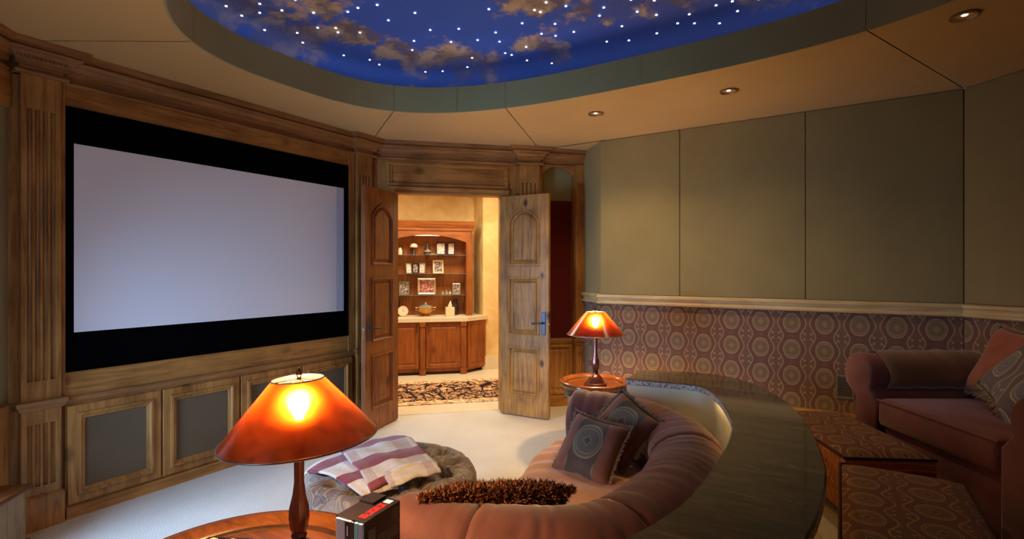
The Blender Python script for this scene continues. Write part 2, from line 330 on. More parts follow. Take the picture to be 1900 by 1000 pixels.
# ------------------------------------------------------------------ mesh helpers
class B:
    """collects vertices and faces of one mesh"""
    def __init__(s): s.v = []; s.f = []; s.uv = None
    def add(s, vs, fs):
        o = len(s.v); s.v += [tuple(p) for p in vs]; s.f += [tuple(i+o for i in f) for f in fs]; return s
    def box(s, x0, x1, y0, y1, z0, z1, c=0.0):
        if c <= 0:
            P = [(x, y, z) for z in (z0, z1) for y in (y0, y1) for x in (x0, x1)]
            return s.add(P, [(0, 2, 3, 1), (4, 5, 7, 6), (0, 1, 5, 4), (2, 6, 7, 3), (0, 4, 6, 2), (1, 3, 7, 5)])
        bm = bmesh.new(); bmesh.ops.create_cube(bm, size=1.0)
        bmesh.ops.scale(bm, vec=(x1-x0, y1-y0, z1-z0), verts=bm.verts); bmesh.ops.translate(bm, vec=((x0+x1)/2, (y0+y1)/2, (z0+z1)/2), verts=bm.verts)
        bmesh.ops.bevel(bm, geom=bm.edges[:], offset=c, segments=2, affect='EDGES', profile=0.5)
        bm.verts.index_update(); s.add([v.co[:] for v in bm.verts], [[v.index for v in f.verts] for f in bm.faces]); bm.free(); return s
    def prism(s, poly, z0, z1, M_=None):
        n = len(poly); P = [(x, y, z0) for x, y in poly]+[(x, y, z1) for x, y in poly]
        if M_ is not None: P = [M_ @ Vector(p) for p in P]
        return s.add(P, [tuple(range(n-1, -1, -1)), tuple(range(n, 2*n))]+[(i, (i+1) % n, n+(i+1) % n, n+i) for i in range(n)])
    def xzprism(s, poly, y0, y1):          # polygon in x,z extruded along y
        n = len(poly); P = [(x, y0, z) for x, z in poly]+[(x, y1, z) for x, z in poly]
        return s.add(P, [tuple(range(n)), tuple(range(2*n-1, n-1, -1))]+[(i, n+i, n+(i+1) % n, (i+1) % n) for i in range(n)])
    def lathe(s, prof, n=32, cx=0, cy=0, squash=None, cap=True):
        P = []; F = []
        for i in range(n):
            a = 2*PI*i/n
            for r, z in prof: P.append((cx+r*math.cos(a), cy+r*math.sin(a), z))
        k = len(prof)
        for i in range(n):
            j = (i+1) % n
            for q in range(k-1): F.append((i*k+q, j*k+q, j*k+q+1, i*k+q+1))
        if cap:
            if prof[0][0] > 1e-5: F.append(tuple(i*k for i in range(n-1, -1, -1)))
            if prof[-1][0] > 1e-5: F.append(tuple(i*k+k-1 for i in range(n)))
        return s.add(P, F)
    def tube(s, pts, r, n=8):
        pts = [Vector(p) for p in pts]; P = []; F = []
        rs = r if isinstance(r, (list, tuple)) else [r]*len(pts)
        for i, p in enumerate(pts):
            t = (pts[min(i+1, len(pts)-1)]-pts[max(i-1, 0)]).normalized(); a = t.orthogonal().normalized()
            if abs(t.z) < 0.95: a = Vector((0, 0, 1)).cross(t).normalized()
            b_ = t.cross(a)
            for k in range(n):
                q = 2*PI*k/n; P.append(p+a*(math.cos(q)*rs[i])+b_*(math.sin(q)*rs[i]))
        for i in range(len(pts)-1):
            for k in range(n): F.append((i*n+k, i*n+(k+1) % n, (i+1)*n+(k+1) % n, (i+1)*n+k))
        F += [tuple(range(n-1, -1, -1)), tuple((len(pts)-1)*n+k for k in range(n))]
        return s.add(P, F)
    def grid(s, rows, wrap=False):          # rows: list of rows of points
        k = len(rows[0]); P = [p for r in rows for p in r]; F = []
        for i in range(len(rows)-1):
            for j in range(k if wrap else k-1): F.append((i*k+j, i*k+(j+1) % k, (i+1)*k+(j+1) % k, (i+1)*k+j))
        return s.add(P, F)
    def sweep(s, path, prof, closed=False, caps=True):   # prof (d, z): d to the LEFT of travel
        path = [Vector((p[0], p[1])) for p in path]; n = len(path); rows = []
        for i, p in enumerate(path):
            a = path[(i-1) % n] if (closed or i > 0) else None; c = path[(i+1) % n] if (closed or i < n-1) else None
            d1 = (p-a).normalized() if a is not None else (c-p).normalized(); d2 = (c-p).normalized() if c is not None else d1
            n1 = Vector((-d1.y, d1.x)); n2 = Vector((-d2.y, d2.x)); m_ = (n1+n2)
            m_ = m_*(2/max(m_.length_squared, 0.3)) if m_.length > 1e-6 else n1
            rows.append([(p.x+m_.x*d, p.y+m_.y*d, z) for d, z in prof])
        if closed: rows.append(rows[0])
        k = len(prof); o = len(s.v); s.grid(rows, wrap=True)
        if caps and not closed: s.f += [tuple(o+j for j in range(k)), tuple(o+(n-1)*k+j for j in range(k-1, -1, -1))]
        return s
    def loop(s, pts, prof, fill=True):       # closed outline in x,z (counter-clockwise), prof (inset, y)
        n = len(pts); P = [Vector(p) for p in pts]; rows = []
        for d, y in prof:
            r = []
            for i in range(n):
                e1 = (P[i]-P[i-1]).normalized(); e2 = (P[(i+1) % n]-P[i]).normalized()
                n1 = Vector((-e1.y, e1.x)); n2 = Vector((-e2.y, e2.x)); m_ = n1+n2; m_ = m_*(2/max(m_.length_squared, 0.4))
                q = P[i]+m_*d; r.append((q.x, y, q.y))
            rows.append(r)
        o = len(s.v); s.grid(rows, wrap=True)
        if fill: s.f.append(tuple(o+(len(rows)-1)*n+j for j in range(n)))
        return s
    def xform(s, Mx): s.v = [tuple(Mx @ Vector(p)) for p in s.v]; return s
def mk(name, b, mat, parent=None, mw=None, smooth=None, flip=False):
    me = bpy.data.meshes.new(name); me.from_pydata(b.v, [], b.f)
    if b.uv is not None:
        ul = me.uv_layers.new(name='UVMap')
        for l in me.loops: ul.data[l.index].uv = b.uv[l.vertex_index]
    bm = bmesh.new(); bm.from_mesh(me); bmesh.ops.recalc_face_normals(bm, faces=bm.faces); bm.to_mesh(me); bm.free()
    if smooth is not None:
        me.polygons.foreach_set('use_smooth', [True]*len(me.polygons)); me.set_sharp_from_angle(angle=math.radians(smooth))
    me.materials.append(M[mat] if isinstance(mat, str) else mat)
    o = bpy.data.objects.new(name, me); COL.objects.link(o)
    if parent is not None: o.parent = parent
    if mw is not None:
        if parent is None: o.matrix_world = mw
        else: o.matrix_local = mw
    return o
def tag(o, label=None, cat=None, group=None, kind=None):
    for k, v_ in (('label', label), ('category', cat), ('group', group), ('kind', kind)):
        if v_: o[k] = v_
    return o
def thing(name, label, cat, mw=None, loc=None, rz=0.0, group=None, kind=None):
    o = bpy.data.objects.new(name, None); COL.objects.link(o); o.empty_display_size = 0.1
    o.matrix_world = mw if mw is not None else Matrix.Translation(loc or (0, 0, 0)) @ Matrix.Rotation(rz, 4, 'Z')
    return tag(o, label, cat, group, kind)
def copy_tree(o, parent=None):
    c = o.copy(); COL.objects.link(c)
    if parent is not None: c.parent = parent
    for ch in list(o.children): copy_tree(ch, c)
    return c
def frame(x, y, ex, ey, z=0.0):                # local x along a wall, local y outwards
    return Matrix(((ex, -ey, 0, x), (ey, ex, 0, y), (0, 0, 1, z), (0, 0, 0, 1)))
def T(x, y, z): return Matrix.Translation((x, y, z))
def rect(x0, x1, z0, z1): return [(x0, z0), (x1, z0), (x1, z1), (x0, z1)]
def arch_rect(x0, x1, z0, zs, rise, n=10):      # rectangle with a segmental arch for its top edge
    p = [(x0, z0), (x1, z0)]
    for i in range(n+1):
        t = i/n; x = x1+(x0-x1)*t; p.append((x, zs+rise*(1-(2*t-1)**2)))
    return p
def catmull(P, n=6, closed=False):
    P = [Vector(p) for p in P]; out = []; m_ = len(P)
    for i in range(m_ if closed else m_-1):
        g = (lambda k: P[k % m_]) if closed else (lambda k: P[max(0, min(m_-1, k))])
        a, b_, c, d = g(i-1), g(i), g(i+1), g(i+2)
        for k in range(n):
            t = k/n; out.append(0.5*((2*b_)+(c-a)*t+(2*a-5*b_+4*c-d)*t*t+(3*b_-a-3*c+d)*t**3))
    if not closed: out.append(P[-1])
    return out
CEIL = 2.80
SW = frame(-3.97, 0, 0, 1)                      # screen wall (x = room Y)
DW = frame(-3.97, 3.61, S2, S2)                 # door wall
NW = frame(0, 4.85, 1, 0)                       # north wall
NE = frame(0.75, 4.85, S2, -S2)

# ================================================================== SETTING
# ---- floor
b = B(); b.box(-6.2, 2.3, -0.7, 7.4, -0.10, 0.0)
fl = tag(mk('floor', b, 'carpet'), 'cream carpet covering the theater floor', 'floor', kind='structure')
RISER = 0.25
inner = [(-1.203, 3.298), (-0.95, 3.335), (-0.79, 3.352), (-0.69, 3.29), (-0.61, 3.14), (-0.543, 2.988), (-0.443, 2.667), (-0.408, 2.418), (-0.395, 2.172), (-0.405, 1.729), (-0.445, 1.488), (-0.51, 1.30), (-0.63, 1.13), (-0.80, 1.03), (-1.0, 1.0)]
outer = [(-1.215, 3.69), (-1.0, 3.745), (-0.774, 3.785), (-0.60, 3.725), (-0.476, 3.62), (-0.308, 3.34), (-0.19, 3.032), (-0.096, 2.617), (-0.052, 2.294), (-0.04, 2.107), (-0.049, 1.834), (-0.076, 1.592), (-0.13, 1.3), (-0.22, 1.02), (-0.38, 0.78), (-0.6, 0.65), (-1.0, 0.60)]
IN = [(p.x, p.y) for p in catmull([Vector((*p, 0)) for p in inner], 5)]
OU = [(p.x, p.y) for p in catmull([Vector((*p, 0)) for p in outer], 5)]
def offset(path, d):                            # to the left of travel
    out = []
    for i, p in enumerate(path):
        a = Vector(path[max(i-1, 0)]); c = Vector(path[min(i+1, len(path)-1)]); t = (c-a).normalized(); out.append((p[0]-t.y*d, p[1]+t.x*d))
    return out
KI, KO = offset(IN, 0.035), offset(IN, 0.15)     # knee wall faces (travel goes round clockwise, left = outside)
rp = [(x, y) for x, y in KO]+[(-1.0, -0.37), (0.75, -0.37), (1.99, 0.87), (1.99, 3.61), (0.75, 4.85), (-1.2, 4.85)]
b = B(); b.prism(rp, 0.0, RISER)
tag(mk('floor_riser', b, 'carpet'), 'raised carpeted platform behind the stone topped counter', 'floor', kind='structure')

# ---- ceiling: eight fabric panels around the oval, soffit band, dome
OC = Vector((-1.19, 2.24)); OA, OB, ON = 2.08, 1.28, 2.8
def oval(a, sx=1.0):
    c, s_ = math.cos(a), math.sin(a); r = (abs(c/OA)**ON+abs(s_/OB)**ON)**(-1/ON); return (OC.x+r*c*sx, OC.y+r*s_*sx)
octo = [(-3.97, 0.93), (-3.97, 3.61), (-2.73, 4.85), (0.75, 4.85), (1.99, 3.61), (1.99, 0.87), (0.75, -0.37), (-2.67, -0.37)]
seam_in = [(-3.064, 1.512), (-3.054, 3.022), (-2.293, 3.489), (0.14, 3.403), (0.72, 2.95), (0.72, 1.52), (0.14, 1.07), (-2.3, 1.0)]
ang = [math.atan2(y-OC.y, x-OC.x) for x, y in seam_in]
cb = B()
# backing slab with the oval hole
NA = 96
ringo = []
def octo_ray(a):
    d = Vector((math.cos(a), math.sin(a))); best = 99
    for i in range(8):
        p, q = Vector(octo[i]), Vector(octo[(i+1) % 8]); e = q-p; den = d.x*e.y-d.y*e.x
        if abs(den) < 1e-9: continue
        t = ((p.x-OC.x)*e.y-(p.y-OC.y)*e.x)/den; u = ((p.x-OC.x)*d.y-(p.y-OC.y)*d.x)/den
        if t > 0 and -1e-6 <= u <= 1+1e-6: best = min(best, t)
    return (OC.x+d.x*best, OC.y+d.y*best)
angs = [2*PI*i/NA for i in range(NA)]
rin = [(*oval(a, 1.01), CEIL+0.03) for a in angs]; rout = [(octo_ray(a)[0]*1.0, octo_ray(a)[1], CEIL+0.03) for a in angs]
cb.grid([rin, rout, [(x+(x-OC.x)*0.1, y+(y-OC.y)*0.1, z+0.05) for x, y, z in rout]], wrap=True)
ceil = tag(mk('ceiling', cb, 'ceiling'), 'tan fabric ceiling around the oval star dome', 'ceiling', kind='structure')
for i in range(8):
    a0, a1 = ang[i], ang[(i+1) % 8]
    # panels run clockwise (screen wall first), so angles fall
    while a1 > a0: a1 -= 2*PI
    p0, p1 = Vector(octo[i]), Vector(octo[(i+1) % 8]); n = 48; I = []; O = []
    for k in range(n+1):
        t = k/n; I.append(oval(a0+(a1-a0)*t, 1.004)); q = p0.lerp(p1, t); O.append((q.x, q.y))
    g = 0.0035
    def shrink(r):
        r = [Vector(p) for p in r]; d = (r[-1]-r[0]).normalized()*g; r[0] = r[0]+d; r[-1] = r[-1]-d; return r
    I, O = shrink(I), shrink(O)
    b = B(); b.grid([[(p.x, p.y, CEIL) for p in O], [(p.x, p.y, CEIL) for p in I], [(p.x, p.y, CEIL+0.03) for p in I], [(p.x, p.y, CEIL+0.03) for p in O], [(p.x, p.y, CEIL) for p in O]])
    mk('panel', b, 'ceiling', ceil)
b = B(); b.prism([(-2.76, 4.83), (-1.98, 4.83), (-2.38, 5.24)], CEIL, CEIL+0.03); mk('panel', b, 'ceiling', ceil)
BZ = 3.006
seams = sorted([a % (2*PI) for a in ang]+[math.atan2(3.6-OC.y, -1.173-OC.x) % (2*PI), math.atan2(3.4-OC.y, -2.75-OC.x) % (2*PI), math.atan2(1.0-OC.y, -1.17-OC.x) % (2*PI)])
for i in range(len(seams)):
    a0, a1 = seams[i], seams[(i+1) % len(seams)]+(2*PI if i == len(seams)-1 else 0); n = max(10, int((a1-a0)*40)); g = 0.0006
    aa = [a0+g+(a1-a0-2*g)*k/n for k in range(n+1)]
    ro = lambda s_, z: [(*oval(a, s_), z) for a in aa]
    b = B(); b.grid([ro(1.0, CEIL-0.003), ro(1.0, BZ), ro(1.012, BZ), ro(1.012, CEIL+0.02), ro(1.007, CEIL-0.003), ro(1.0, CEIL-0.003)])
    mk('soffit_panel', b, 'band', ceil, smooth=30)
b = B(); b.grid([[(*oval(a, 1.013), CEIL+0.004) for a in angs], [(*oval(a, 1.013), BZ+0.004) for a in angs]], wrap=True); mk('soffit_backing', b, 'band', ceil)
def dome_z(x, y):
    q = (abs((x-OC.x)/(OA*1.08))**ON+abs((y-OC.y)/(OB*1.08))**ON)**(1/ON); return 3.045+0.27*math.sqrt(max(0, 1-min(q, 1)**2))
b = B(); rows = []
for t in (0.02, 0.15, 0.3, 0.45, 0.6, 0.72, 0.82, 0.9, 0.95, 0.98, 0.995, 1.0):
    rows.append([(*oval(a, 1.08*t), dome_z(*oval(a, 1.08*t))) for a in angs])
rows.append([(*oval(a, 1.08), 3.03) for a in angs]); rows.append([(*oval(a, 1.10), 3.03) for a in angs])
b.grid(rows, wrap=True); b.f.append(tuple(range(NA)))
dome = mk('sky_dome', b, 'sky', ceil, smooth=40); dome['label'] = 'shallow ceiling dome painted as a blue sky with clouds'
# cavity outside the dome rim with the hidden cove strip
b = B(); b.grid([[(*oval(a, 1.012), BZ-0.03) for a in angs], [(*oval(a, 1.10), BZ-0.03) for a in angs], [(*oval(a, 1.10), 3.04) for a in angs]], wrap=True); mk('cove_shelf', b, 'band', ceil)
STARS = [(-3.217,1.749),(-3.25,1.867),(-3.085,1.888),(-3.164,1.936),(-3.296,2.052),(-3.058,2.023),(-2.907,2.015),(-3.2,2.234),(-3.267,2.326),(-2.945,2.178),(-3.066,2.3),(-2.986,2.389),(-3.018,2.434),(-2.779,2.321),(-2.696,2.335),(-2.913,2.542),(-2.577,2.393),(-2.653,2.567),(-2.449,2.615),(-3.211,2.643),(-3.122,2.822),(-3.113,2.913),(-2.695,2.867),(-2.787,2.945),(-2.505,2.833),(-2.885,3.204),(-2.76,3.274),(-2.149,2.627),(-2.475,3.033),(-2.325,2.937),(-2.553,3.337),(-2.455,3.271),(-2.289,3.118),(-2.007,2.862),(-2.119,3.108),(-2.154,3.211),(-2.188,3.34),(-2.152,3.377),(-1.892,3.107),(-2.003,3.347),(-2.069,3.47),(-1.742,3.021),(-1.717,3.058),(-1.826,3.268),(-1.634,2.986),(-1.687,3.213),(-1.742,3.327),(-1.893,3.551),(-1.535,3.078),(-1.603,3.34),(-1.458,3.025),(-1.316,3.196),(-1.373,3.259),(-1.13,3.196),(-1.131,3.318),(-1.0,3.261),(-1.025,3.389),(-1.27,3.407),(-0.916,3.499),(-0.829,3.452),(-0.814,3.528),(-0.66,3.434),(-0.664,3.563),(-0.565,3.433),(-0.547,3.511),(-0.418,3.461),(-1.419,3.502),(-1.266,3.535),(-1.066,3.534)]
sb = B(); sb.lathe([(0.0, 0.0075), (0.0065, 0.0045), (0.0085, 0.0), (0.0, -0.002)], 8, cap=False)
star0 = None
while len(STARS) < 125:                            # the rest of the dome, towards the camera and overhead
    x, y = random.uniform(-3.0, 0.7), random.uniform(1.15, 3.0)
    if (y < 1.6 or x > -1.2 or y < 1.9 and x > -2.6) and not (x < -0.4 and y > 2.9) and (abs((x-OC.x)/OA)**ON+abs((y-OC.y)/OB)**ON) < 0.9: STARS.append((x, y))
for (x, y) in STARS:
    if star0 is None: star0 = so = mk('star', sb, 'star', dome)
    else: so = star0.copy(); COL.objects.link(so)
    so.location = (x, y, dome_z(x, y)-0.007)

# ---- walls
def wall(name, mw, L0, L1, z0, z1, mat, label, t=0.12, holes=()):
    b = B(); xs = L0
    for (h0, h1, hz0, hz1) in holes:
        b.box(xs, h0, 0, t, z0, z1); 
        if hz0 > z0: b.box(h0, h1, 0, t, z0, hz0)
        if hz1 < z1: b.box(h0, h1, 0, t, hz1, z1)
        xs = h1
    b.box(xs, L1, 0, t, z0, z1)
    return tag(mk(name, b, mat, mw=mw), label, 'wall', kind='structure')
# crown profile (distance into the room is negative y => build with inward d)
CROWN = [(0, 2.622), (0.028, 2.622), (0.034, 2.632), (0.028, 2.644), (0.010, 2.648), (0.010, 2.672), (0.030, 2.677), (0.032, 2.690), (0.036, 2.706), (0.054, 2.728), (0.082, 2.742), (0.088, 2.752), (0.072, 2.756), (0.072, 2.764), (0.110, 2.770), (0.116, 2.797), (0, 2.797)]
def molding(b, x0, x1, prof, y=0.0):            # straight moulding on a wall in wall-local coordinates
    n = len(prof); P = [(x0, y-d, z) for d, z in prof]+[(x1, y-d, z) for d, z in prof]
    return b.add(P, [tuple(range(n)), tuple(range(2*n-1, n-1, -1))]+[(i, n+i, n+(i+1) % n, (i+1) % n) for i in range(n)])
def capital(b, x0, x1, prof, y0):                # moulding that returns round a pilaster
    rows = []
    for X_, Y_ in ((-1, 0), (-1, 1), (1, 1), (1, 0)):
        rows.append([((x0-d) if X_ < 0 else (x1+d), (-y0-d) if Y_ else 0.0, z) for d, z in prof])
    b.grid(rows, wrap=True); return b
def flutes(b, x0, x1, z0, z1, y0, n=4, margin=0.020, dep=0.017):
    """shaft face with n flutes between z0 and z1"""
    wv_ = (x1-x0-2*margin); pw = wv_/n; prof = [(x0, 0.0), (x0, -y0)]
    for i in range(n):
        c = x0+margin+pw*(i+0.5); r = pw*0.34
        for k in range(7):
            a = PI*k/6; prof.append((c-r*math.cos(a), -y0+dep*math.sin(a)))
    prof += [(x1, -y0), (x1, 0.0)]
    b.prism(prof, z0, z1); return b
def pilaster(name, mw, x0, x1, label, y0=0.055, base=True, ztop=2.6, cap=True, rail=0.70, dent=False):
    p = thing(name, label, 'pilaster', mw=mw, kind='structure')
    b = B(); b.box(x0, x1, -y0, 0, rail+0.05, rail+0.16); flutes(b, x0, x1, rail+0.16, ztop-0.17, y0); b.box(x0, x1, -y0, 0, ztop-0.17, ztop+0.03)
    mk('shaft', b, 'wood', p)
    b = B(); b.box(x0, x1, -y0, 0, 0.20, 0.25); flutes(b, x0, x1, 0.25, rail-0.09, y0); b.box(x0, x1, -y0, 0, rail-0.09, rail)
    mk('lower_shaft', b, 'wood', p)
    b = B(); capital(b, x0, x1, [(0, rail-0.01), (0.012, rail-0.005), (0.016, rail+0.012), (0.026, rail+0.025), (0.028, rail+0.045), (0, rail+0.052)], y0); mk('rail', b, 'crown', p)
    if base:
        b = B(); capital(b, x0, x1, [(0, 0.0), (0.014, 0.0), (0.014, 0.185), (0.006, 0.20), (0, 0.205)], y0); b.box(x0, x1, -y0, 0, 0.001, 0.2); mk('base', b, 'wood', p)
    if cap:
        b = B(); capital(b, x0, x1, CROWN, y0-0.001); mk('capital', b, 'crown', p)
        if dent:
            nn = int((x1-x0+0.06)/0.018); db = B(); db.box(0, 0.009, -0.012, 0, 0, 0.016); d0 = None
            for i in range(nn):
                if d0 is None: d0 = dd = mk('dentil', db, 'crown', p)
                else: dd = d0.copy(); COL.objects.link(dd)
                dd.location = (x0-0.03+0.018*i, -y0-0.040, 2.704)
    return p
# screen wall
ww = wall('wall_west', SW, 0.93, 3.61, 0, CEIL, 'wood', 'knotty wood wall behind the projection screen')
b = B(); b.box(1.178, 3.301, -0.02, 0, 2.498, 2.63); mk('frieze', b, 'wood_h', ww)
b = B(); b.box(1.165, 3.37, -0.02, 0, 0.735, 0.882); mk('apron', b, 'wood_h', ww)
b = B(); b.box(1.155, 1.178, -0.028, 0, 0.735, 2.63); mk('stile', b, 'wood', ww)
b = B(); b.box(3.301, 3.375, -0.028, 0, 0.735, 2.63); mk('stile', b, 'wood', ww)
b = B(); molding(b, 0.95, 3.60, CROWN); tag(mk('trim_1', b, 'crown', mw=SW), 'wooden crown moulding above the projection screen', 'moulding', kind='structure')
b = B(); molding(b, 1.155, 3.375, [(0, 0.69), (0.03, 0.69), (0.034, 0.70), (0.04, 0.705), (0.045, 0.72), (0.042, 0.735), (0, 0.737)]); tag(mk('trim_2', b, 'crown', mw=SW), 'wooden ledge moulding on top of the low cabinets below the screen', 'moulding', kind='structure')
pilaster('trim_3', SW, 0.972, 1.15, 'fluted wooden pilaster left of the projection screen', dent=True)
pilaster('trim_4', SW, 3.385, 3.575, 'fluted wooden pilaster between the screen and the open doorway')
# south-west wall with window (behind the pilaster)
SWW = frame(-2.67, -0.37, -S2, S2)              # runs from the south wall to the screen wall
sww = wall('wall_southwest', SWW, 0, 1.84, 0, CEIL, 'olive', 'olive fabric wall beside the left pilaster', holes=[(0.42, 1.36, 0.30, 1.60)])
b = B(); molding(b, 0, 1.8, CROWN); tag(mk('trim_5', b, 'crown', mw=SWW), 'wooden crown moulding left of the left pilaster', 'moulding', kind='structure')
b = B(); RP_ = [(0, 0.69), (0.02, 0.69), (0.03, 0.72), (0.03, 0.745), (0, 0.75)]; molding(b, 0, 0.36, RP_); molding(b, 1.42, 1.83, RP_); b.box(0, 0.36, -0.015, 0, 0, 0.69); b.box(1.42, 1.83, -0.015, 0, 0, 0.69); b.v = [p for p in b.v]; mk('wainscot', b, 'wood', sww)
b = B(); b.box(1.60, 1.83, -0.02, 0, 2.42, 2.63); mk('frieze', b, 'wood_h', sww)
def window(name, mw, x0, x1, z0, z1, label):
    wn_ = thing(name, label, 'window', mw=mw, kind='structure')
    b = B(); b.loop(rect(x0, x1, z0, z1), [(-0.06, 0), (-0.06, -0.025), (0.0, -0.03), (0.02, -0.01), (0.02, 0.06), (-0.001, 0.06)], fill=False); mk('window_frame', b, 'wood', wn_)
    for k in (1, 2):
        xm = x0+(x1-x0)*k/3; b = B(); b.box(xm-0.012, xm+0.012, 0.03, 0.05, z0, z1); mk('mullion', b, 'wood', wn_)
    b = B(); b.box(x0, x1, -0.05, 0, z0-0.09, z0-0.06); mk('sill', b, 'wood_h', wn_)
    return wn_
window('window_1', SWW, 0.42, 1.36, 0.30, 1.60, 'wood framed window in the south-west wall')
# south, east, south-east walls behind the camera
SO = frame(0.75, -0.37, -1, 0)
so_ = wall('wall_south', SO, 0, 3.42, 0, CEIL, 'olive', 'olive fabric wall behind the camera', holes=[(1.95, 3.25, 0.75, 2.3)])
window('window_2', SO, 1.95, 3.25, 0.75, 2.3, 'wood framed window in the south wall')
wall('wall_southeast', frame(1.99, 0.87, -S2, -S2), 0, 1.754, 0, CEIL, 'olive', 'olive fabric wall in the south-east corner')
wall('wall_east', frame(1.99, 3.61, 0, -1), 0, 2.74, 0, CEIL, 'olive', 'olive fabric wall on the right beyond the frame')
# north wall, return and north-east wall: fabric panels above a rail, patterned fabric below
RAILP = [(0, 1.17), (0.018, 1.17), (0.028, 1.178), (0.030, 1.190), (0.020, 1.198), (0.016, 1.212), (0.022, 1.228), (0.036, 1.236), (0.038, 1.254), (0.026, 1.262), (0, 1.264)]
BASEP = [(0, 0.25), (0.016, 0.25), (0.016, 0.36), (0.010, 0.375), (0, 0.38)]
nw_ = wall('wall_north', NW, -2.03, 0.75, 0, CEIL, 'olive', 'olive fabric wall with patterned lower part on the right')
def fab_panel(parent, x0, x1, z0, z1, mat, name='panel', g=0.002, th=0.016, c=0.006):
    b = B(); b.loop(rect(x0+g, x1-g, z0, z1), [(0, 0), (0, -th+c), (c*0.35, -th+c*0.3), (c, -th)]); return mk(name, b, mat, parent)
for (x0, x1) in ((-2.026, -1.2466), (-1.2466, -0.238), (-0.238, 0.745)): fab_panel(nw_, x0, x1, 1.264, 2.797, 'olive')
b = B(); b.box(-2.028, 0.742, -0.008, 0, 0.0, 1.17); po = mk('patterned_panel', b, 'wallpaper', nw_); po.data.transform(T(1.97, 0, 0)); po.location = (-1.97, 0, 0)
b = B(); molding(b, -2.05, 0.74, RAILP, -0.016); mk('chair_rail', b, 'rail', nw_)
b = B(); molding(b, -1.2, 0.742, BASEP, -0.008); tag(mk('baseboard_north', b, 'wood_h', mw=NW), 'wooden baseboard of the patterned right wall', 'baseboard', kind='structure')
ne_ = wall('wall_northeast', NE, 0, 1.754, 0, CEIL, 'olive', 'olive fabric wall behind the rust colored chair')
fab_panel(ne_, 0.006, 0.95, 1.264, 2.797, 'olive'); fab_panel(ne_, 0.95, 1.74, 1.264, 2.797, 'olive')
b = B(); b.box(0.004, 1.75, -0.008, 0, 0, 1.17); mk('patterned_panel', b, 'wallpaper', ne_)
b = B(); molding(b, 0.012, 1.75, RAILP, -0.016); mk('chair_rail', b, 'rail', ne_)
RT = frame(-2.38, 5.20, S2, -S2)
rt = wall('wall_northwest_return', RT, 0, 0.495, 0, CEIL, 'olive', 'narrow olive wall beside the niche', t=0.05)
b = B(); b.box(0.0, 0.495, -0.008, 0, 0, 1.17); mk('patterned_panel', b, 'wallpaper', rt)
b = B(); molding(b, 0, 0.50, RAILP, 0.0); mk('chair_rail', b, 'rail', rt)

# ---- door wall
dw = thing('wall_northwest', 'knotty wood wall around the open double doors', 'wall', mw=DW, kind='structure')
OP0, OP1, OPZ = 0.231, 1.329, 2.29
b = B(); b.box(0, OP0-0.03, 0, 0.15, 0, CEIL); mk('left_stile', b, 'wood', dw)
b = B(); b.box(OP1+0.03, 1.775, 0, 0.15, 0, CEIL); mk('right_stile', b, 'wood', dw)
b = B(); b.box(OP0-0.03, OP1+0.03, 0.02, 0.15, OPZ, CEIL); b.box(OP0-0.03, OP1+0.03, 0, 0.02, OPZ+0.29, CEIL); b.box(OP0-0.03, OP1+0.03, 0, 0.02, OPZ, OPZ+0.09); mk('header', b, 'wood_h', dw)
b = B(); b.box(OP0-0.03, OP0, -0.005, 0.16, 0, OPZ); mk('jamb', b, 'wood', dw)
b = B(); b.box(OP1, OP1+0.03, -0.005, 0.16, 0, OPZ); mk('jamb', b, 'wood', dw)
b = B(); b.loop(rect(0.16, 1.39, 2.375, 2.59), [(-0.012, 0.0), (-0.012, -0.012), (0.012, -0.016), (0.022, -0.004), (0.03, 0.012), (0.03, 0.014)]); mk('header_panel', b, 'wood_h', dw)
b = B(); molding(b, 0.17, 1.41, [(0, 2.285), (0.022, 2.285), (0.026, 2.30), (0.02, 2.315), (0.034, 2.335), (0.036, 2.35), (0, 2.36)]); mk('header_moulding', b, 'wood_h', dw)
b = B(); molding(b, 0.0, 2.30, [(d*0.9, z) for d, z in CROWN]); tag(mk('trim_6', b, 'crown', mw=DW), 'wooden crown moulding above the double doors', 'moulding', kind='structure')
pilaster('trim_7', DW, 1.515, 1.735, 'wooden pilaster right of the doorway behind the right door', y0=0.06)
# niche
b = B(); b.box(1.775, 2.145, 0.11, 0.15, 0, CEIL); mk('niche_back', b, 'niche_fabric', dw)
b = B(); b.box(1.778, 2.142, 0.102, 0.112, 0.72, 2.27); mk('niche_red_light_panel', b, 'red_lit', dw)  # sheet painting the lamp's red light over the olive niche back
b = B(); x0, x1 = 1.775, 2.16; pts = [(x0, CEIL), (x0, 2.54)]
for k in range(13): t = k/12; pts.append((x0+0.02+(x1-x0-0.04)*t, 2.55+0.085*(1-(2*t-1)**2)**0.7))
pts += [(x1, 2.54), (x1, CEIL)]; b.xzprism(pts, 0.0, 0.11); mk('niche_arch', b, 'wood_h', dw)
b = B(); b.box(2.145, 2.33, 0, 0.15, 0, CEIL); mk('niche_stile', b, 'wood', dw)
b = B(); b.loop(rect(1.80, 2.12, 0.16, 0.66), [(-0.025, 0.11), (-0.025, 0.08), (0, 0.075), (0.02, 0.095), (0.035, 0.098), (0.05, 0.09)]); mk('niche_panel', b, 'wood', dw)
b = B(); molding(b, 1.775, 2.145, [(0, 0.69), (0.02, 0.69), (0.034, 0.72), (0.036, 0.745), (0, 0.755)], 0.11); molding(b, 1.775, 2.145, [(0, 0), (0.02, 0), (0.02, 0.11), (0.008, 0.13), (0, 0.13)], 0.11); mk('niche_rail', b, 'wood_h', dw)
pilaster('trim_8', DW, 2.15, 2.315, 'fluted wooden pilaster right of the niche', y0=0.03, cap=False, ztop=2.62)

